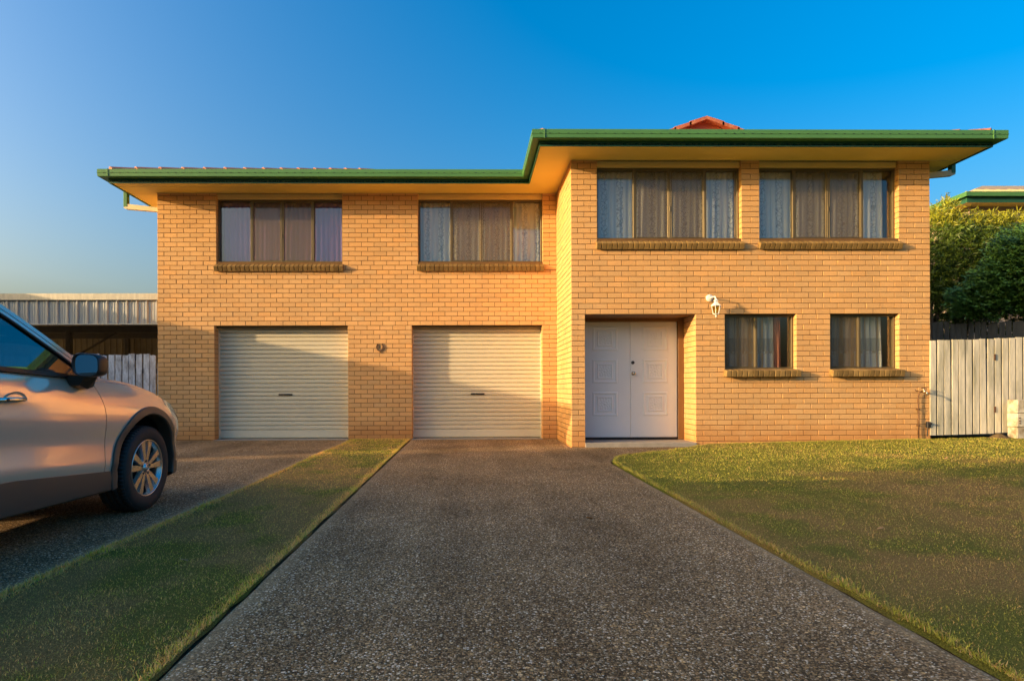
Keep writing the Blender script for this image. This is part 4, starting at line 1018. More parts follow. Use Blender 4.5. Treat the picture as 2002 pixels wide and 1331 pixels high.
# ------------------------------------------------------------------ carport on the left
def carport():
    y = 11.72; r = thing('carport', 'dark open carport with a corrugated metal fascia left of the house', 'carport', (-10, y, 0))
    x0, x1 = -19.0, -6.02; z0, z1, zt = 2.275, 2.755, 2.875
    # trapezoid ribbed fascia sheets, each a part
    pit = .195; sh = MB(); prof = [(0, 0), (.018, -.030), (.040, -.030), (.058, 0), (.098, 0), (.104, -.006), (.112, -.006), (.118, 0), (.145, 0), (.151, -.006), (.159, -.006), (.165, 0)]
    n = 4
    def sheet_mesh(k):
        q = MB(); vs = []; 
        for i in range(k):
            for (a, d) in prof: vs.append((i*pit+a, d))
        vs.append((k*pit, 0)); m = len(vs)
        q.add([(a, d, 0) for a, d in vs]+[(a, d, z1-z0) for a, d in vs], [(i, i+1, m+i+1, m+i) for i in range(m-1)]); return q.mesh('fascia_sheet', 'galv')
    sm = sheet_mesh(n); x = x1-n*pit
    while x > x0-1: inst('fascia_sheet', sm, (x, y-(.002 if int(round(x*10)) % 2 else 0), z0), r); x -= n*pit
    p = MB(); p.prism([(y-.06, zt), (y-.062, z1-.005), (y-.052, z1-.012), (y+.02, z1-.005), (y+.12, zt-.01)], x0, x1, 'x'); p.build('fascia_cap', 'galvcap', r)
    p = MB(); p.prism([(y-.045, z0+.012), (y-.045, z0-.012), (y+.05, z0-.012), (y+.05, z0+.002), (y-.03, z0+.004)], x0, x1, 'x'); p.build('fascia_sill', 'galv', r)
    p = MB(); p.box(x0, x1, y+.06, y+.12, z0+.01, z1); p.build('lintel_beam', 'darkbeam', r)
    p = MB()
    for i in range(66): 
        a = x0+i*.2; p.box(a, a+.16, y+.05, 19, 2.66-.0, 2.675); p.box(a+.16, a+.2, y+.05, 19, 2.68, 2.695)
    p.build('roof_sheet', 'darksheet', r)
    yb = 18.2; q = MB()
    vs = []; 
    for i in range(75):
        for (a, d) in ((0, 0), (.02, -.03), (.05, -.03), (.07, 0)): vs.append((x0+i*.18+a, d+yb))
    m = len(vs); q.add([(a, d, -.02) for a, d in vs]+[(a, d, 2.66) for a, d in vs], [(i, i+1, m+i+1, m+i) for i in range(m-1)]); q.build('wall_sheet', 'darksheet', r)
    q = MB(); vs = []
    for i in range(33):
        for (a, d) in ((0, 0), (.02, -.03), (.05, -.03), (.07, 0)): vs.append((-6.25+d, y+.2+i*.19+a))
    m = len(vs); q.add([(a, d, -.02) for a, d in vs]+[(a, d, 2.66) for a, d in vs], [(i, i+1, m+i+1, m+i) for i in range(m-1)]); q.build('wall_sheet', 'darksheet', r)
    for (px, py) in ((-10.4, 15.4), (-15, 15.4), (-10.4, 18.0)):
        p = MB(); p.bbox(px-.06, px+.06, py-.06, py+.06, -.02, 2.6, .006); p.build('post', 'darkbeam', r)
    for py in (13.4, 15.4, 17.2):
        p = MB(); p.bbox(x0, -6.3, py-.05, py+.05, 2.46, 2.64, .006); p.build('beam', 'darkbeam', r)
    p = MB(); p.tube([(-10.4, 15.4, 1.75), (-9.2, 15.4, 2.45)], .03, 8); p.build('brace', 'darkbeam', r)
    p = MB(); p.bbox(x0, -7.4, 13.0, 13.15, 1.62, 1.76, .01); p.bbox(-8.3, -8.1, 13.0, 13.15, 0, 1.62, .01); p.bbox(-11.3, -11.1, 13.0, 13.15, 0, 1.62, .01); p.build('rail', 'darkbeam', r)
carport()
p = MB(); p.tube([(-6.13, 11.80, 2.955), (-6.10, 11.80, 2.955), (-6.095, 11.80, 2.955), (-5.97, 11.80, 2.945)], [.055, .068, .052, .052], 16); p.tube([(-6.055, 11.80, 2.955), (-6.02, 11.80, 2.955)], .064, 16)
tag(p.build('vent_pipe', 'white', smooth=False), 'short white plastic pipe end sticking out above the carport roof beside the wall', 'pipe')

def paling_mesh(w, h, t, mt, style='flat', name='paling', jag=.0):
    q = MB(); n = 5; vs = []; a = []
    for i in range(n): a.append((i/(n-1)*w, h+random.uniform(-jag, jag)))
    poly = [(0, 0), (w, 0)]+a[::-1]
    if style == 'dog': poly = [(0, 0), (w, 0), (w, h-.05), (w*.7, h), (w*.3, h), (0, h-.04)]
    q.prism(poly, 0, t, 'y'); return q.mesh(name, mt)
def left_fence():
    y = 11.60; r = thing('paling_fence', 'low flaking white paling fence between the parked car and the brick house', 'fence', (-8, y, 0))
    ms = [paling_mesh(.112, 1.64+random.uniform(-.02, .02), .018, 'paleblue', jag=.012) for _ in range(7)]
    x = -6.155; i = 0
    while x > -11.2:
        inst('paling', ms[(i*3) % 7], (x-.112, y+random.uniform(-.006, .006), .03), r, Matrix.Translation((x-.112, y+random.uniform(-.006, .006), .03)) @ Matrix.Rotation(random.gauss(0, .008), 4, 'Y')); x -= .1355; i += 1
    inst('paling', paling_mesh(.10, 1.50, .018, 'paleblue', style='dog'), (-6.125, y+.01, .03), r)
    p = MB(); p.bbox(-11.2, -6.03, y+.02, y+.07, .4, .49, .004); p.build('rail', 'greywood', r)
    p = MB(); p.bbox(-11.2, -6.03, y+.02, y+.07, 1.3, 1.39, .004); p.build('rail', 'greywood', r)
left_fence()

# ------------------------------------------------------------------ right side: gate, fences, sleepers
def right_fence():
    y = YR-.035; zb = .175
    g = thing('gate', 'white weathered paling gate against the right end of the brick house', 'gate', (8.3, y, zb))
    pit = .1215; ms = [paling_mesh(.095, 1.575+random.uniform(-.006, .006), .019, 'whitewood', jag=.004) for _ in range(6)]
    x = 7.662
    for i in range(9):
        m4 = Matrix.Translation((x+i*pit, y+random.uniform(-.004, .004), zb+.003*i)) @ Matrix.Rotation(random.gauss(0, .004), 4, 'Y')
        inst('paling', ms[(i*5) % 6], None, g, m4)
    for z in (.38, 1.45):
        p = MB(); p.bbox(x+.04, x+9*pit-.02, y+.022, y+.07, z, z+.09, .004); p.build('rail', 'greywood', g)
    for z in (.55, 1.42):
        p = MB(); p.bbox(x+9*pit-.022, x+9*pit+.004, y-.008, y+.004, z, z+.10, .002); p.build('hinge', 'rust', g)
    f = thing('paling_fence', 'white weathered palings fixed beside the gate and behind the timber sleepers', 'fence', (9.2, y, zb))
    x2 = x+9*pit+.004
    for i in range(12):
        h = 1.60 if i > 1 else 1.57
        m4 = Matrix.Translation((x2+i*pit, y+.006+random.uniform(-.004, .004), zb+.035+.004*i)) @ Matrix.Rotation(random.gauss(0, .004), 4, 'Y')
        inst('paling', ms[(i*5+2) % 6], None, f, m4)
    for z in (.55, 1.45):
        p = MB(); p.bbox(x2+.02, x2+12*pit, y+.03, y+.075, z, z+.09, .004); p.build('rail', 'greywood', f)
    # sleepers
    s = thing('sleeper_wall', 'stack of peeling white timber sleepers in front of the palings at the right edge', 'retaining wall', (9.4, 9.3, .16))
    x3 = 8.87
    for i, (z0, z1, mt) in enumerate(((.12, .315, 'sleeper'), (.32, .545, 'sleeper'), (.55, .765, 'sleeper'))):
        p = MB(); p.bbox(x3+random.uniform(0, .02), 12.5, 9.42-.005*i, 9.60, z0, z1, .012); p.build('sleeper', mt, s)
    p = MB()
    for (bx, bz) in ((.05, .47), (.05, .42), (.05, .385), (.13, .66)): p.tube([(x3+bx, 9.405, bz), (x3+bx, 9.43, bz)], .011, 8)
    p.build('bolt', 'rust', s)
    # soil heap by the gate post
    p = MB(); a = np.linspace(0, 2*PI, 19)
    rings = [[(8.72+.15*rr*math.cos(t)*(1+.15*math.sin(3*t)), 9.56+.16*rr*math.sin(t), .12+.09*(1-rr**1.5)+.012*math.sin(7*t)*rr) for t in a] for rr in (1, .75, .5, .25, .02)]
    p.grid(np.array(rings)); p.build('soil_heap', 'soil', smooth=True)['kind'] = 'structure'
    # dark boundary fence running obliquely behind
    d = thing('boundary_fence', 'tall old dark grey paling fence behind the white gate under the shrubs', 'fence', (11.5, 13.4, .3))
    A = Vector((10.6, 14.4)); B = Vector((14.2, 12.0)); L = (B-A).length; dr = (B-A)/L; ang = math.atan2(dr.y, dr.x)
    ms = [paling_mesh(.098, 2.25+random.uniform(-.05, .03), .018, 'greywood', jag=.012) for _ in range(6)]
    n = int(L/.112)
    for i in range(n):
        q = A+dr*(i*.112); z = .30-.22*i/n+random.uniform(-.015, .015)
        m4 = Matrix.Translation((q.x, q.y, z)) @ Matrix.Rotation(ang, 4, 'Z') @ Matrix.Rotation(random.gauss(0, .006), 4, 'Y')
        inst('paling', ms[(i*5) % 6], None, d, m4)
    p = MB(); m4 = Matrix.Translation((A.x, A.y, 0)) @ Matrix.Rotation(ang, 4, 'Z')
    p.bbox(0, L, .03, .08, 1.9, 1.99, .004, M4=m4); p.build('rail', 'greywood', d)
right_fence()
# raised garden behind the right fence
mb = MB(); X, Y = np.meshgrid(np.linspace(7.75, 40, 24), np.linspace(9.8, 40, 20), indexing='ij'); mb.grid(np.stack([X, Y, .14+.05*np.clip(Y-10, 0, 12)+.03*vnoise(X, Y, .7, 4)], -1))
mb.build('terrain', 'soil', smooth=True)['kind'] = 'structure'

# ------------------------------------------------------------------ foliage
def leaf_mesh(name, C, N, D, ln, wd, tint, mt='leaf', fold=.25):
    """leaf blades: centre C, normal N, direction D (n,3); six-vertex folded leaf"""
    n = len(C); Sd = np.cross(N, D); Sd /= np.linalg.norm(Sd, axis=1, keepdims=True)+1e-9
    l = ln[:, None]; w = wd[:, None]; dn = -N*(w*fold)
    V = np.stack([C, C+D*l*.35+Sd*w*.5+dn, C+D*l, C+D*l*.35-Sd*w*.5+dn, C+D*l*.5], 1).reshape(-1, 3)
    i = np.arange(n)*5
    F = np.concatenate([np.stack([i, i+1, i+4], 1), np.stack([i+1, i+2, i+4], 1), np.stack([i+2, i+3, i+4], 1), np.stack([i+3, i, i+4], 1)])
    return np_mesh(name, V, F, np.repeat(tint, 5, 0), mt)
def unit(a): return a/(np.linalg.norm(a, axis=1, keepdims=True)+1e-9)
def crown(blobs, nsprig, per, ln, wd, colA, colB, seed, up=.5, spread=.09, inner=.55):
    """sprigs near the surface of a union of ellipsoids"""
    r = np.random.default_rng(seed); bl = np.array(blobs, float)
    vol = (bl[:, 3]*bl[:, 4]*bl[:, 5])**(2/3); pick = r.choice(len(bl), nsprig, p=vol/vol.sum()); b = bl[pick]
    d = unit(r.normal(size=(nsprig, 3))); rad = r.uniform(inner, 1.08, nsprig)**.6
    P = b[:, :3]+d*b[:, 3:6]*rad[:, None]*(1+.10*(r.random((nsprig, 1))-.5))
    dirs = unit(d+np.array([0, 0, up])+.5*r.normal(size=(nsprig, 3)))
    C = np.repeat(P, per, 0)+np.repeat(dirs, per, 0)*r.uniform(-.5, 1, (nsprig*per, 1))*spread*1.2+r.normal(size=(nsprig*per, 3))*spread*.22
    D = unit(np.repeat(dirs, per, 0)*.8+r.normal(size=(nsprig*per, 3))*.75)
    N = unit(np.cross(D, r.normal(size=(nsprig*per, 3))))
    m = len(C); t = np.repeat(r.random(nsprig), per)[:, None]; c = np.array(colA)*(1-t)+np.array(colB)*t
    c = c*r.uniform(.7, 1.3, (m, 1))
    return C, N, D, ln*r.uniform(.65, 1.25, m), wd*r.uniform(.7, 1.2, m), c, P
def limbs(base, ends, r0, parent, name='trunk', mt='bark', seed=0):
    r = random.Random(seed); q = MB()
    for e in ends:
        b = Vector(base)+Vector((r.uniform(-.12, .12), r.uniform(-.1, .1), 0)); e = Vector(e); mid1 = b.lerp(e, .35)+Vector((r.uniform(-.15, .15), r.uniform(-.1, .1), .1)); mid2 = b.lerp(e, .7)+Vector((r.uniform(-.15, .15), r.uniform(-.1, .1), .05))
        q.tube([b, mid1, mid2, e], [r0, r0*.75, r0*.5, r0*.15], 8)
        for k in range(3):
            s = mid1.lerp(e, r.uniform(.1, .8)); q.tube([s, s+Vector((r.uniform(-.5, .5), r.uniform(-.4, .4), r.uniform(.2, .6)))], [r0*.35, r0*.08], 6)
    return q.build(name, mt, parent, smooth=True)
def shrub_fine():
    r = thing('shrub', 'tall fine-leaved shrub with tips coloured sunlit yellow-green behind the dark boundary fence', 'shrub', (12.4, 15.6, .5))
    rr = random.Random(3)
    bl = [(12.9, 15.6, 4.55, 1.0, .8, .95), (14.0, 15.8, 4.55, 1.0, .8, .95), (15.2, 15.8, 4.5, 1.0, .8, 1.0), (12.2, 15.7, 4.0, .8, .7, .9), (13.3, 15.5, 3.7, 1.0, .7, .8), (14.6, 15.6, 3.7, 1.1, .7, .8), (16.2, 15.9, 4.5, 1.0, .8, 1.0),
          (12.55, 15.5, 5.15, .5, .4, .55), (12.75, 15.5, 5.55, .20, .2, .42), (11.6, 15.9, 4.2, .8, .6, .9), (15.9, 15.7, 3.6, 1.0, .8, .9), (13.6, 15.6, 5.2, .6, .5, .40), (14.7, 15.6, 5.2, .7, .5, .38), (15.7, 15.7, 5.2, .6, .5, .38)]
    bl += [(12.3, 15.9, 3.2, .9, .5, .7), (13.2, 16.0, 3.0, 1.0, .5, .7), (11.6, 16.0, 3.3, .8, .5, .8), (14.4, 16.0, 3.0, 1.2, .5, .7)]
    C, N, D, l, w, c, P = crown(bl, 9500, 12, .13, .024, (.042, .085, .012), (.12, .185, .02), 4, up=.45, spread=.13)
    k = c.copy(); hi = P[:, 2].repeat(12) > 5.15; k[hi] = k[hi]*.6+np.array([.40, .38, .02])*.55  # sunlight painted in: topmost leaves blended towards bright yellow
    o = bpy.data.objects.new('crown', leaf_mesh('crown', C, N, D, l, w, k, fold=.1)); link(o, r)
    limbs((12.6, 15.6, .4), [(11.8, 15.6, 4.6), (12.6, 15.7, 4.8), (13.3, 15.6, 4.7), (14.2, 15.7, 4.5), (12.2, 15.5, 4.2), (13.8, 15.5, 4.2)], .075, r, seed=2)
def shrub_glossy():
    r = thing('shrub', 'dense dark green glossy-leaved shrub spilling over the boundary fence at the right edge', 'shrub', (13.4, 13.4, .5))
    bl = [(12.9, 13.35, 3.55, 1.05, .7, .85), (13.7, 13.2, 3.9, 1.2, .8, 1.0), (14.6, 13.2, 3.9, 1.1, .8, 1.05), (13.4, 12.9, 3.3, 1.0, .6, .6), (12.4, 13.4, 3.3, .8, .5, .55), (12.15, 13.5, 3.0, .6, .4, .42), (14.4, 12.9, 3.3, 1.0, .7, .65), (13.2, 13.2, 4.25, .7, .6, .55), (15.3, 13.2, 3.6, 1, .8, 1)]
    bl += [(11.75, 13.6, 3.0, .5, .35, .40), (12.7, 13.2, 4.1, .7, .5, .5)]
    C, N, D, l, w, c, P = crown(bl, 7600, 10, .09, .05, (.040, .105, .018), (.11, .22, .03), 9, up=.2, spread=.11)
    N = unit(N*.5+np.array([0, -.35, .7])+.0*N); D = unit(D-N*(D*N).sum(1, keepdims=True))
    o = bpy.data.objects.new('crown', leaf_mesh('crown', C, N, D, l, w, c, fold=.3)); link(o, r)
    limbs((13.4, 13.4, .3), [(12.8, 13.3, 3.8), (13.6, 13.2, 4.2), (14.3, 13.2, 4.1), (13.0, 13.3, 3.0)], .07, r, seed=5)
shrub_fine(); shrub_glossy()

def house_behind():
    r = thing('neighbouring_house', 'neighbouring house with green gutter and tan tiled roof showing above the shrubs', 'house', (24, 26, 1))
    X0, Y0, X1, Y1 = 17.75, 20.6, 34, 34; zs = 7.35; zg = 7.62
    p = MB(); p.box(X0, X1, Y0, Y1, .4, zs); p.build('wall', 'beige', r)
    p = MB(); p.box(14.55, 15.05, 19.4, 19.55, .6, 4.2); p.build('side_panel', 'wine', r)
    e0x, e0y = X0-.6, Y0-.6
    p = MB(); p.box(e0x, X1, e0y, Y1, zs, zs+.02); p.build('soffit', 'soffit', r)
    p = MB(); p.box(e0x-.002, e0x+.02, e0y, Y1, zs-.03, zg-.06); p.box(e0x, X1, e0y-.002, e0y+.02, zs-.03, zg-.06); p.build('fascia', 'darkgreen', r)
    p = MB(); p.prism([(e0x-.02, zg-.12), (e0x-.13, zg-.12), (e0x-.14, zg+.03), (e0x-.02, zg+.03)], e0y-.14, Y1, 'y'); p.prism([(e0y-.02, zg-.12), (e0y-.13, zg-.12), (e0y-.14, zg+.03), (e0y-.02, zg+.03)], e0x-.14, X1, 'x'); p.build('gutter', 'green', r)
    p = MB(); z0 = zg+.02; h = 4.5; s = .40
    p.add([(e0x-.05, e0y-.05, z0), (X1, e0y-.05, z0), (X1, e0y+h, z0+s*h), (e0x+h, e0y+h, z0+s*h)], [(0, 1, 2, 3)]); p.add([(e0x-.05, e0y-.05, z0), (e0x+h, e0y+h, z0+s*h), (e0x+h, Y1, z0+s*h), (e0x-.05, Y1, z0)], [(0, 1, 2, 3)])
    rf = p.build('roof', 'tantile', r)
    T = MB()
    for i in range(40):
        t = i/40*(X1-e0x); a_ = min(1.2, max(.05, t-.1)); T.tube([(e0x+t, e0y-.05, z0+.005), (e0x+t, e0y+a_, z0+.005+s*(a_+.05))], .04, 6)
    T.build('roof_tiles', 'tantile', rf, kind='stuff')
house_behind()

# ------------------------------------------------------------------ neighbours and trees west of the plot: they cast the shade that falls across the yard
def west():
    r = thing('neighbouring_house', 'neighbouring house with a low metal roof out of view on the left', 'house', (-18, 8, 0))
    p = MB(); p.box(-22, -13.5, 5.5, 11.3, -.05, 3.6); p.build('wall', 'beige', r)
    p = MB(); p.prism([(-22.5, 3.6), (-12.95, 3.6), (-12.95, 3.76), (-17.7, 4.6), (-22.5, 3.76)], 5.12, 11.6, 'y'); p.build('roof', 'galv', r)
    for zz in (1.2,):
        for yy in (6.2, 8.8):
            p = MB(); p.bbox(-13.53, -13.46, yy, yy+1.5, zz, zz+1.1, .01); p.build('window', 'frame', r)
    for (x, y, cy, h, R_, sd) in ((-21, -4.7, 0, 7.8, 2.7, 1), (-19.5, -8.5, 0, 8.4, 3.0, 2), (-22, -14, 0, 9.5, 3.6, 3), (-29, -11.5, 0, 11, 4.0, 4), (-20, -20, 0, 9, 3.5, 5), (-24, -28, 0, 10, 4, 6)):
        t = thing('tree', ['', 'tree nearest the neighbouring house out of view on the left', 'second tree along the street out of view on the left', 'third tree along the street out of view on the left', 'tall tree behind the street trees out of view on the left', 'fourth tree along the street out of view behind the camera', 'last tree along the street out of view behind the camera'][sd], 'tree', (x, y, 0), 'trees west of the yard')
        rr = random.Random(sd); bl = [(x+rr.uniform(-R_*.5, R_*.5), y+rr.uniform(-R_*.5, R_*.5), h*.32+rr.random()*h*.48, R_*.55, R_*.55, h*.17) for _ in range(9)]
        bl += [(x, y, h*.3, R_*.8, R_*.85, h*.28), (x, y, h*.62, R_*.75, R_*.8, h*.24)]
        C, N, D, l, w, c, P = crown(bl, 1500, 6, .5, .26, (.02, .045, .008), (.06, .09, .015), sd+20, spread=.45, inner=.2)
        o = bpy.data.objects.new('crown', leaf_mesh('crown', C, N, D, l, w, c)); link(o, t)
        q = MB(); q.tube([(x, y, -.05), (x+.1, y, h*.4), (x, y+.1, h*.75)], [.25, .18, .06], 10); q.build('trunk', 'bark', t, smooth=True)
    hd = thing('hedge', 'tall clipped hedge between the neighbouring house and the street trees out of view', 'hedge', (-13, 2.8, 0))
    bl = [(-13.1, yy, 1.35, .6, .55, 1.72) for yy in np.arange(2.2, 4.6, .45)]
    C, N, D, l, w, c, P = crown(bl, 5200, 6, .2, .12, (.02, .045, .008), (.05, .08, .015), 41, spread=.2, inner=.3)
    o = bpy.data.objects.new('crown', leaf_mesh('crown', C, N, D, l, w, c)); link(o, hd)
west()

# ------------------------------------------------------------------ parked car
def car():
    CX, CY = -3.53, 4.83
    root = thing('parked_car', 'champagne silver compact SUV parked on the driveway at the left edge, facing the house', 'car', (CX, CY-1.35, 0))
    T = Matrix.Translation((CX, CY, 0))
    def W(p): return (CX+p[0], CY+p[1], p[2])
    def crv(pts, n):
        """Catmull-Rom through points, n samples per span"""
        P = np.array(pts, float); P = np.vstack([2*P[0]-P[1], P, 2*P[-1]-P[-2]]); out = []
        for i in range(1, len(P)-2):
            for t in np.linspace(0, 1, n, endpoint=False):
                a, b, c, d = P[i-1:i+3]
                out.append(.5*((2*b)+(-a+c)*t+(2*a-5*b+4*c-d)*t*t+(-a+3*b-3*c+d)*t**3))
        out.append(P[-2]); return np.array(out)
    plan = crv([(0, -3.62), (.50, -3.60), (.76, -3.50), (.865, -3.30), (.905, -2.7), (.918, -1.5), (.920, -.6), (.915, .15), (.893, .45), (.842, .62), (.74, .745), (.58, .825), (.34, .872), (0, .89)], 24)
    sl_ = np.concatenate([[0], np.cumsum(np.linalg.norm(np.diff(plan, axis=0), axis=1))]); SM = sl_[-1]
    tan = np.gradient(plan, sl_, axis=0); nor = np.stack([tan[:, 1], -tan[:, 0]], 1); nor /= np.linalg.norm(nor, axis=1, keepdims=True)
    def PL(s): return np.array([np.interp(s, sl_, plan[:, 0]), np.interp(s, sl_, plan[:, 1])]), np.array([np.interp(s, sl_, nor[:, 0]), np.interp(s, sl_, nor[:, 1])])
    def s_of_y(y): return float(np.interp(y, plan[:, 1], sl_))
    zy = crv([(-3.65, 1.04), (-2.8, 1.165), (-1.47, 1.118), (-.83, 1.086), (-.50, 1.068), (-.14, 1.035), (.17, .978), (.41, .918), (.57, .872), (.75, .80), (.90, .74)], 12)
    def zc_(y): return float(np.interp(y, zy[:, 0], zy[:, 1]))
    dv = crv([(0, .020), (.10, .012), (.22, .017), (.36, .018), (.50, .006), (.62, .001), (.74, .006), (.86, .026), (.94, .045), (1.0, .062)], 10)
    def zbot(y): return float(np.interp(y, [-3.7, -1.4, -.35, .3, .9], [.46, .443, .363, .34, .33]))
    def SP(s, v, off=0.0, zb=None):
        (x, y), n = PL(s); zt = zc_(y)-.035; zb = zbot(y) if zb is None else zb
        z = zb+(zt-zb)*v
        # shoulder flare over the front wheel
        fl = .014*math.exp(-((y-0.0)/.5)**2)*math.exp(-((v-.62)/.28)**2)
        d = float(np.interp(v, dv[:, 0], dv[:, 1]))-fl-off
        return (x-n[0]*d, y-n[1]*d, z)
    def roll(s, a):
        """rolled top edge into the bonnet or belt line: a 0..1"""
        (x, y), n = PL(s); zt = zc_(y)-.035; th = a*PI/2; d = .062+.055*math.sin(th)
        return (x-n[0]*d, y-n[1]*d, zt+.035*(1-math.cos(th))**.9)
    def panel(name, sa, sb, ns, v0=0., v1=1., hole=None, mt='paint', rolltop=True, side=1, parent=root, off=0., nv=26):
        vs = list(np.linspace(v0, v1, nv)); rows = []
        for v in vs:
            a, b = sa(v), sb(v); ss = np.linspace(a+.004, b-.004, ns); r = [SP(s, v, off) for s in ss]
            # edges turned inwards to make the shut lines
            for q in (0, -1):
                p = r[q]; e = (p[0]-.02*np.sign(p[0] if abs(p[0]) > .01 else 1), p[1], p[2]); r = [e]+r if q == 0 else r+[e]
            rows.append(r)
        if rolltop:
            for a_ in (.25, .5, .75, 1.0):
                a, b = sa(v1), sb(v1); ss = np.linspace(a+.004, b-.004, ns); r = [roll(s, a_) for s in ss]; rows.append([r[0]]+r+[r[-1]])
        P = np.array(rows); m, n = P.shape[:2]; mb = MB()
        V = [W((p[0]*side, p[1], p[2])) for p in P.reshape(-1, 3)]; F = []
        for i in range(m-1):
            for j in range(n-1):
                if hole:
                    c = P[i:i+2, j:j+2].reshape(-1, 3).mean(0)
                    if any((c[1]-hy)**2+(c[2]-.343)**2 < hr*hr for hy, hr in hole): continue
                f = (i*n+j, i*n+j+1, (i+1)*n+j+1, (i+1)*n+j); F.append(f if side == 1 else f[::-1])
        mb.add(V, F); o = mb.build(name, mt, parent); smooth_by(o, 40); return o
    HOLE = [(0, .468), (-2.70, .468)]
    fseam = lambda v: s_of_y(-.575-.075*max(0, (v-.62)/.38)**1.6+.008*math.sin(v*6))
    mseam = lambda v: s_of_y(-1.66)
    rseam = lambda v: s_of_y(-2.42-.30*v)
    for side in (1, -1):
        body = panel('fender', fseam, lambda v: SM, 150, hole=HOLE, side=side)
        fd = panel('door', mseam, fseam, 36, side=side); panel('door', rseam, mseam, 30, hole=HOLE, side=side)
        panel('quarter_panel', lambda v: 0.0, rseam, 80, hole=HOLE, side=side)
        # plastic sill, bumper bottoms
        q = MB(); ss = np.linspace(s_of_y(-2.25), s_of_y(-.425), 40); zz = [(.255, -.055), (.245, -.03), (.262, .004), (.34, .012), (None, .008), (None, -.015)]
        rows = []
        for k, (z, of) in enumerate(zz):
            r = []
            for s in ss:
                p = SP(s, 0, 0); (x, y), n = PL(s); z_ = z if z is not None else zbot(y)+(.012 if k == 4 else .013)
                z_ = z_+(.0 if z is None else -.012*(y+1.4))
                r.append(W((side*(x-n[0]*.02+n[0]*of), y-n[1]*.02+n[1]*of, z_)))
            rows.append(r)
        q.grid(np.array(rows) if side == 1 else np.array(rows)[:, ::-1]); smooth_by(q.build('sill_cladding', 'clad', root), 30)
        q = MB(); ss = np.linspace(s_of_y(.44), SM, 60); rows = []
        for z, of in ((.215, -.10), (.215, -.03), (.235, .006), (.335, .010), (.345, -.01)):
            r = []
            for s in ss:
                (x, y), n = PL(s); r.append(W((side*(x-n[0]*(.02-of)), y-n[1]*(.02-of), z)))
            rows.append(r)
        q.grid(np.array(rows) if side == 1 else np.array(rows)[:, ::-1]); smooth_by(q.build('bumper_cladding', 'clad', root), 30)
        # wheel arch flares
        for wy in (0, -2.70):
            q = MB(); a = np.linspace(-.22 if wy == 0 else -.20, PI+.20, 60); rows = []
            for rr_, of in ((.430, -.09), (.434, .004), (.442, .014), (.486, .017), (.500, .012), (.502, -.02)):
                r = []
                for t in a:
                    y = wy+rr_*math.cos(t); z = .343+rr_*math.sin(t); s = s_of_y(y); zb = zbot(y); v = (z-zb)/(zc_(y)-.035-zb)
                    p = SP(s, min(max(v, 0), 1)); (x, yy), n = PL(s)
                    r.append(W((side*(p[0]+n[0]*of), y, z)))
                rows.append(r)
            q.grid(np.array(rows)[:, ::-1] if side == 1 else np.array(rows)); smooth_by(q.build('arch_flare', 'clad', root), 30)
            # dark liner
            q = MB(); a = np.linspace(-.24, PI+.24, 30)
            rows = [[W((side*x, wy+.455*math.cos(t), .343+.455*math.sin(t))) for t in a] for x in (.875, .60)]
            q.grid(np.array(rows)); q.add([W((side*.60, wy+.456*math.cos(t), .343+.456*math.sin(t))) for t in a], [tuple(range(30))]); q.build('wheel_liner', 'cabin', root)
    # bonnet
    ys_ = np.linspace(-.66, .83, 40); rows = []
    for y in ys_:
        x = np.interp(y, plan[:, 1], plan[:, 0])-.118; z = zc_(y); r = []
        x = max(x, .02)
        for t in np.linspace(-1, 1, 31): r.append(W((x*t, y, z+.035*(1-t*t)*np.clip((.75-y)/.5, 0, 1)+.010*math.exp(-((abs(t)-.72)/.12)**2)*np.clip((.6-y)/.6, 0, 1))))
        rows.append(r)
    q = MB(); q.grid(np.array(rows)[:, ::-1]); q.sm = True; q.build('bonnet', 'paint', root)
    # glasshouse
    def GX(z): return .868-.40*(z-1.08)
    O = crv([(-.585, 1.085), (-.74, 1.180), (-1.0, 1.345), (-1.25, 1.492), (-1.48, 1.585), (-1.9, 1.635), (-2.5, 1.635), (-3.05, 1.575), (-3.35, 1.47)], 10)
    tg = np.gradient(O, axis=0); tg /= np.linalg.norm(tg, axis=1, keepdims=True); nn = np.stack([tg[:, 1], -tg[:, 0]], 1)   # travelling backwards/up; inner side is down
    if nn[20, 1] > 0: nn = -nn
    def strip(name, mt, a, b, side, dx, i0=0, i1=None):
        A = O[i0:i1]+nn[i0:i1]*a; B = O[i0:i1]+nn[i0:i1]*b; q = MB()
        P = np.array([[W((side*(GX(p[1])+dx-.03), p[0], p[1])) for p in A], [W((side*(GX(p[1])+dx), p[0], p[1])) for p in A], [W((side*(GX(p[1])+dx), p[0], p[1])) for p in B], [W((side*(GX(p[1])+dx-.03), p[0], p[1])) for p in B]])
        q.grid(P if side == -1 else P[:, ::-1]); o = q.build(name, mt, root); smooth_by(o, 30); return o
    belt = lambda y: float(np.interp(y, [-3.3, -2.8, -1.47, -.83, -.6], [1.20, 1.165, 1.112, 1.078, 1.066]))
    for side in (1, -1):
        strip('roof_pillar', 'paint', -.004, .026, side, .004)
        strip('pillar_seal', 'black', .026, .034, side, -.004)
        strip('door_frame', 'paint', .034, .058, side, .006, 3)
        strip('window_seal', 'black', .058, .068, side, .002, 4)
        # belt moulding
        ys2 = np.linspace(-3.25, -.66, 40); q = MB()
        P = np.array([[W((side*(GX(belt(y))-.03), y, belt(y)+.004)) for y in ys2], [W((side*(GX(belt(y))+.012), y, belt(y)+.004)) for y in ys2], [W((side*(GX(belt(y))+.016), y, belt(y)-.022)) for y in ys2], [W((side*(GX(belt(y))-.03), y, belt(y)-.024)) for y in ys2]])
        q.grid(P); q.fix = True; smooth_by(q.build('belt_moulding', 'black', root), 30)
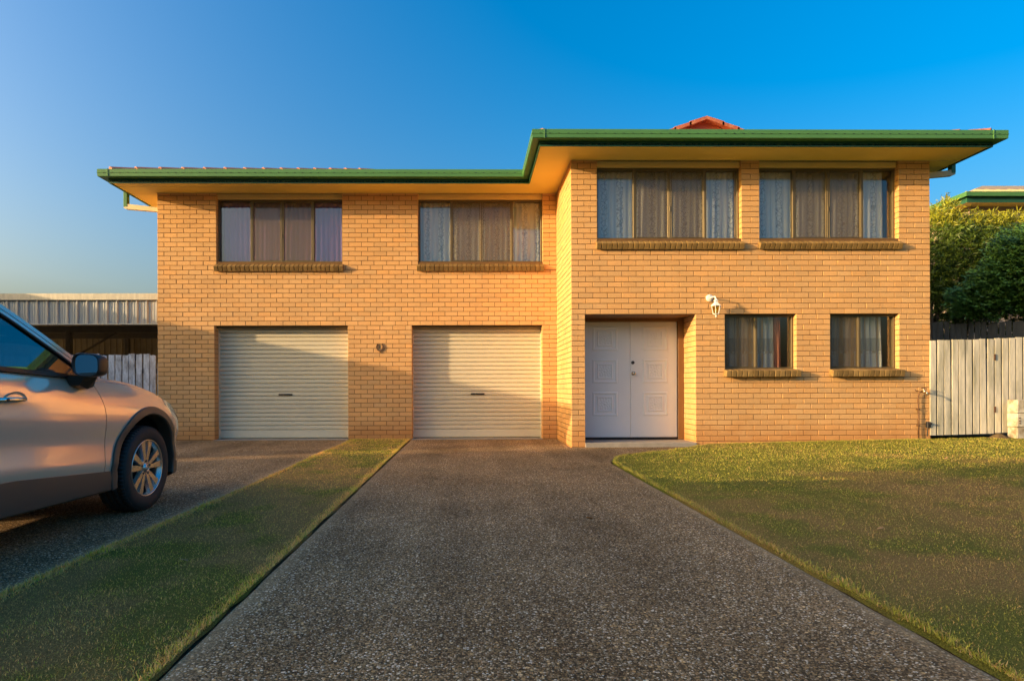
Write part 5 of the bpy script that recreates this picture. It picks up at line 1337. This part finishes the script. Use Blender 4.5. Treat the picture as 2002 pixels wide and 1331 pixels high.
        # side windows
        E = O+nn*.066; top = [(p[0], p[1]) for p in E if p[1] > belt(p[0])+.004]
        def win(ya, yb):
            pts = [p for p in top if yb < p[0] < ya]; ya_ = min(ya, top[0][0])
            poly = [(yb, float(np.interp(-yb, [-p[0] for p in top], [p[1] for p in top])))]+pts[::-1]
            poly += [(ya_, belt(ya_))] if ya_ < ya+.001 else []
            poly += [(yb, belt(yb))]
            q = MB(); q.add([W((side*(GX(z)-.012), y, z)) for y, z in poly], [tuple(range(len(poly)))]); q.build('side_window', 'carglass', root)
        win(-.60, -1.68); win(-1.72, -2.60); win(-2.64, -3.2)
        q = MB(); 
        for yb in (-1.70, -2.62): q.add([W((side*(GX(z)-.004), y, z)) for y, z in ((yb-.05, belt(yb)), (yb+.05, belt(yb)), (yb+.03, 1.59), (yb-.05, 1.59))], [(0, 1, 2, 3)])
        q.build('door_pillar', 'black', root)
    def top_surface(name, mt, i0, i1, bul, fwd):
        rows = []
        for k in range(i0, i1):
            y, z = O[k]; x = GX(z)-.004; rows.append([W((x*t, y+fwd*(1-t*t)*np.clip((-y-.5)/.3, .6, 1)*max(0, min(1, (1.62-z)/.3)), z+bul*(1-t*t))) for t in np.linspace(-1, 1, 21)])
        q = MB(); q.grid(np.array(rows)); q.sm = True; q.build(name, mt, root)
    ir = int(np.argmin(abs(O[:, 0]+1.42)))
    top_surface('windscreen', 'carglass', 0, ir+1, .02, .16); top_surface('roof', 'paint', ir, len(O), .045, .02)
    q = MB(); rows = [[W((t*.78*(1-.1*k), -3.36-.20*(1-k)*(1-t*t)-.02, 1.10+.37*k)) for t in np.linspace(-1, 1, 15)] for k in (0, .5, 1)]; q.grid(np.array(rows)); q.build('rear_window', 'carglass', root, smooth=True)
    # cabin
    q = MB(); q.box(CX-.80, CX+.80, CY-3.4, CY+.45, .24, .50); q.box(CX-.84, CX+.84, CY-3.3, CY-.62, .5, .62); q.build('floor', 'cabin', root)
    q = MB(); q.bbox(CX-.78, CX+.78, CY-1.05, CY-.62, .75, 1.05, .06); q.build('dashboard', 'cabin', root)
    for sx in (.37, -.37):
        q = MB(); q.bbox(CX+sx-.26, CX+sx+.26, CY-1.95, CY-1.4, .55, .78, .06); q.bbox(CX+sx-.25, CX+sx+.25, CY-2.15, CY-1.95, .7, 1.28, .07, M4=None); q.bbox(CX+sx-.14, CX+sx+.14, CY-2.16, CY-2.04, 1.31, 1.50, .04); q.build('seat', 'cabin', root)
    q = MB(); q.bbox(CX-.72, CX+.72, CY-2.95, CY-2.75, .6, 1.3, .06); q.build('rear_seat', 'cabin', root)
    q = MB(); cc = Matrix.Translation((CX+.37, CY-1.18, 1.0)) @ Matrix.Rotation(math.radians(65), 4, 'X')
    q.tube([cc @ Vector((.18*math.cos(t), .18*math.sin(t), 0)) for t in np.linspace(0, 2*PI, 25)], .015, 8, caps=False); q.build('steering_wheel', 'black', root, smooth=True)
    # headlight and grille patches on the nose
    for side in (1, -1):
        s0, s1 = s_of_y(.40), s_of_y(.80); rows = []
        for k in np.linspace(0, 1, 9):
            r = []
            for t in np.linspace(0, 1, 14):
                s = s0+(s1-s0)*t; lo = .90-.20*t**.7; hi = .985-.03*t; r.append(W([c*(side if i == 0 else 1) for i, c in enumerate(SP(s, lo+(hi-lo)*k, .008))]))
            rows.append(r)
        q = MB(); q.grid(np.array(rows) if side == 1 else np.array(rows)[:, ::-1]); q.build('headlight', 'lens', root, smooth=True)
        rows2 = np.array(rows); q = MB(); c_ = np.array([CX, CY-.3, .8]); q.grid((rows2-c_)*.992+c_ if side == 1 else ((rows2-c_)*.992+c_)[:, ::-1]); q.build('reflector', 'alloy', root, smooth=True)
        s0, s1 = s_of_y(.845), SM; q = MB(); q.grid(np.array([[W([c*(side if i == 0 else 1) for i, c in enumerate(SP(s, v, .006))]) for s in np.linspace(s0, s1, 10)] for v in np.linspace(.30, .80, 8)])); q.fix = True; q.build('grille', 'black', root)
    # door mirrors
    for side in (1, -1):
        q = MB(); rows = []; cx, cz = 1.008, 1.142; a = np.linspace(0, 2*PI, 37)
        for y, sc in ((-.775, .02), (-.778, .35), (-.80, .72), (-.84, .93), (-.89, 1.0), (-.935, .99), (-.943, .95), (-.942, .88), (-.925, .86)):
            r = []
            for t in a:
                c, s = math.cos(t), math.sin(t); ex = .62
                px = math.copysign(abs(c)**ex, c)*.092*sc; pz = math.copysign(abs(s)**ex, s)*.078*sc
                r.append(W((side*(cx+px), y, cz+pz-.10*px*(1 if px < 0 else .2))))
            rows.append(r)
        q.grid(np.array(rows)); q.fix = True; o = q.build('door_mirror', 'black', root); smooth_by(o, 50)
        q = MB(); q.add([W((side*(cx+math.copysign(abs(math.cos(t))**.62, math.cos(t))*.082), -.930, cz+math.copysign(abs(math.sin(t))**.62, math.sin(t))*.069)) for t in a[:-1]], [tuple(range(36))]); q.fix = False; q.build('mirror_glass', 'mirror', o)
        q = MB(); q.prism([(-.80, 1.075), (-.93, 1.075), (-.90, 1.01), (-.82, .985), (-.76, 1.0)], CX+side*.87, CX+side*1.0, 'x')
        q.v = [(v[0], v[1]+CY, v[2]) for v in q.v]
        # taper the foot towards the door
        q.v = [(v[0] if v[2] > 1.05 else CX+side*min(abs(v[0]-CX), .945), v[1], v[2]) for v in q.v]; q.build('mirror_stem', 'black', root)
        # handles
        hy, hz = -1.50, .925
        for hy in (-1.52, -2.42):
            s = s_of_y(hy); p = SP(s, (hz-zbot(hy))/(zc_(hy)-.035-zbot(hy)))
            q = MB(); ring = [(math.cos(t), math.sin(t)) for t in np.linspace(0, 2*PI, 25)[:-1]]
            n = 24; vs = []
            for sc, dx in ((1, .003), (.86, -.002), (.5, -.016), (.05, -.020)): vs += [W((side*(p[0]+dx), hy+.115+.085*c*sc, hz-.005+.052*s_*sc)) for c, s_ in ring]
            q.add(vs, [(i*n+k, i*n+(k+1) % n, (i+1)*n+(k+1) % n, (i+1)*n+k) for i in range(3) for k in range(n)]); q.fix = True; q.sm = True; q.build('handle_recess', 'paint', root)
            q = MB(); q.tube([W((side*(p[0]+dx), hy+dy, hz)) for dy, dx in ((.175, .004), (.15, .022), (.08, .032), (.0, .032), (-.05, .026), (-.07, .004))], [.008, .013, .015, .015, .014, .009], 10)
            hh = q.build('door_handle', 'chrome', root, smooth=True)
            if hy > -2: 
                q = MB(); q.tube([W((side*(p[0]+.040), hy+.0, hz)), W((side*(p[0]+.049), hy+.0, hz))], .009, 10); q.build('lock', 'black', hh)
    # wheels
    def wheel_meshes():
        R = Matrix.Rotation(PI/2, 4, 'Y'); out = []
        t = MB(); t.lathe([(.226, -.015), (.232, -.004), (.250, .002), (.285, .006), (.318, -.002), (.333, -.018), (.337, -.035), (.337, -.19), (.333, -.207), (.318, -.222), (.25, -.228), (.226, -.215)], R, 72); t.sm = True
        k = 66
        for i in range(k):
            th = 2*PI*i/k; m4 = R @ Matrix.Rotation(th, 4, 'Z')
            for (h0, h1, dth) in ((-.062, -.012, 0), (-.108, -.070, .5), (-.155, -.117, .25), (-.213, -.163, .6)):
                m5 = m4 @ Matrix.Rotation(dth*2*PI/k, 4, 'Z'); w = .0128
                t.add([m5 @ Vector(p) for p in ((.330, -w, h0), (.330, w, h0), (.330, w, h1), (.330, -w, h1), (.3445 if h1 < -.02 else .3445, -w, h0), (.3445, w, h0), (.3445 if h1 < -.02 else .336, w, h1), (.3445 if h1 < -.02 else .336, -w, h1))], [(4, 5, 6, 7), (0, 1, 5, 4), (1, 2, 6, 5), (2, 3, 7, 6), (3, 0, 4, 7)])
        t.fix = True; out.append(('tyre', t.mesh('tyre', 'rubber', True)))
        r = MB(); r.lathe([(.214, -.20), (.205, -.14), (.205, -.05), (.212, -.028), (.219, -.020), (.221, -.006), (.228, -.002), (.231, -.010), (.228, -.02)], R, 64); r.sm = True; r.fix = True; rim = r.mesh('rim', 'alloy', True)
        sp = MB()
        m4 = R
        # one spoke: wedge widening outwards with bevelled sides
        w0, w1 = .0135, .030; r0, r1 = .040, .217
        vs = [(r0, -w0, -.020), (r0, w0, -.020), (r1, w1, -.012), (r1, -w1*.75, -.012), (r0, -w0*1.4, -.055), (r0, w0*1.4, -.055), (r1, w1*1.15, -.040), (r1, -w1*.95, -.040)]
        sp.add([m4 @ Vector(v) for v in vs], [(0, 1, 2, 3), (0, 4, 5, 1), (1, 5, 6, 2), (2, 6, 7, 3), (3, 7, 4, 0), (7, 6, 5, 4)]); sp.fix = True; spoke = sp.mesh('spoke', 'alloy', False)
        hb = MB(); hb.lathe([(.078, -.055), (.074, -.030), (.060, -.022), (.034, -.020), (.032, -.012), (.0005, -.010)], R, 40); hb.sm = True; hub = hb.mesh('hub', 'alloy', True)
        em = MB(); em.lathe([(.026, -.0105), (.028, -.008), (.024, -.006), (.022, -.0085)], R, 28)
        def E_(p): return R @ Vector(p)
        # winged mark inside the ring (local x up = -z world): thin raised bars
        for s in (1, -1):
            pts = [(-.004, s*.022, -.007), (.004, s*.012, -.006), (.010, s*.004, -.006), (.004, 0, -.006)]
            em.tube([E_((-a, b, c)) for a, b, c in pts], .0022, 5)
        emb = em.mesh('emblem', 'chrome', True)
        ds = MB(); ds.lathe([(.0005, -.085), (.15, -.085), (.16, -.09), (.16, -.105), (.0005, -.105)], R, 40); disc = ds.mesh('brake_disc', 'darkmetal', False)
        bk = MB(); bk.lathe([(.0005, -.16), (.206, -.16)], R, 40); back = bk.mesh('wheel_back', 'cabin', False)
        nu = MB(); nu.lathe([(.011, -.034), (.011, -.018), (.007, -.014), (.0005, -.014)], R, 6); nut = nu.mesh('wheel_nut', 'darkmetal', False)
        return out[0][1], rim, spoke, hub, emb, disc, back, nut
    tyre, rim, spoke, hub, emb, disc, back, nut = wheel_meshes()
    for (wx, wy, flip) in ((.905, 0, 0), (.905, -2.70, 0), (-.905, 0, 1), (-.905, -2.70, 1)):
        base = Matrix.Translation((CX+wx, CY+wy, .3435)) @ (Matrix.Rotation(PI, 4, 'Z') if flip else Matrix.Identity(4)) @ Matrix.Rotation(-.35, 4, 'X')
        w = bpy.data.objects.new('wheel', tyre); link(w, root); w.matrix_basis = base
        def sub(name, me, m): 
            o = bpy.data.objects.new(name, me); COL.objects.link(o); o.parent = w; o.matrix_basis = m
        sub('rim', rim, Matrix.Identity(4)); sub('hub', hub, Matrix.Identity(4)); sub('emblem', emb, Matrix.Rotation(.35, 4, 'X')); sub('brake_disc', disc, Matrix.Identity(4)); sub('wheel_back', back, Matrix.Identity(4))
        for i in range(10): sub('spoke', spoke, Matrix.Rotation(2*PI*i/10+(.07 if i % 2 else -.07), 4, 'X'))
        for i in range(5): sub('wheel_nut', nut, Matrix.Rotation(2*PI*i/5+.3, 4, 'X') @ Matrix.Translation((0, 0, .055)))
car()
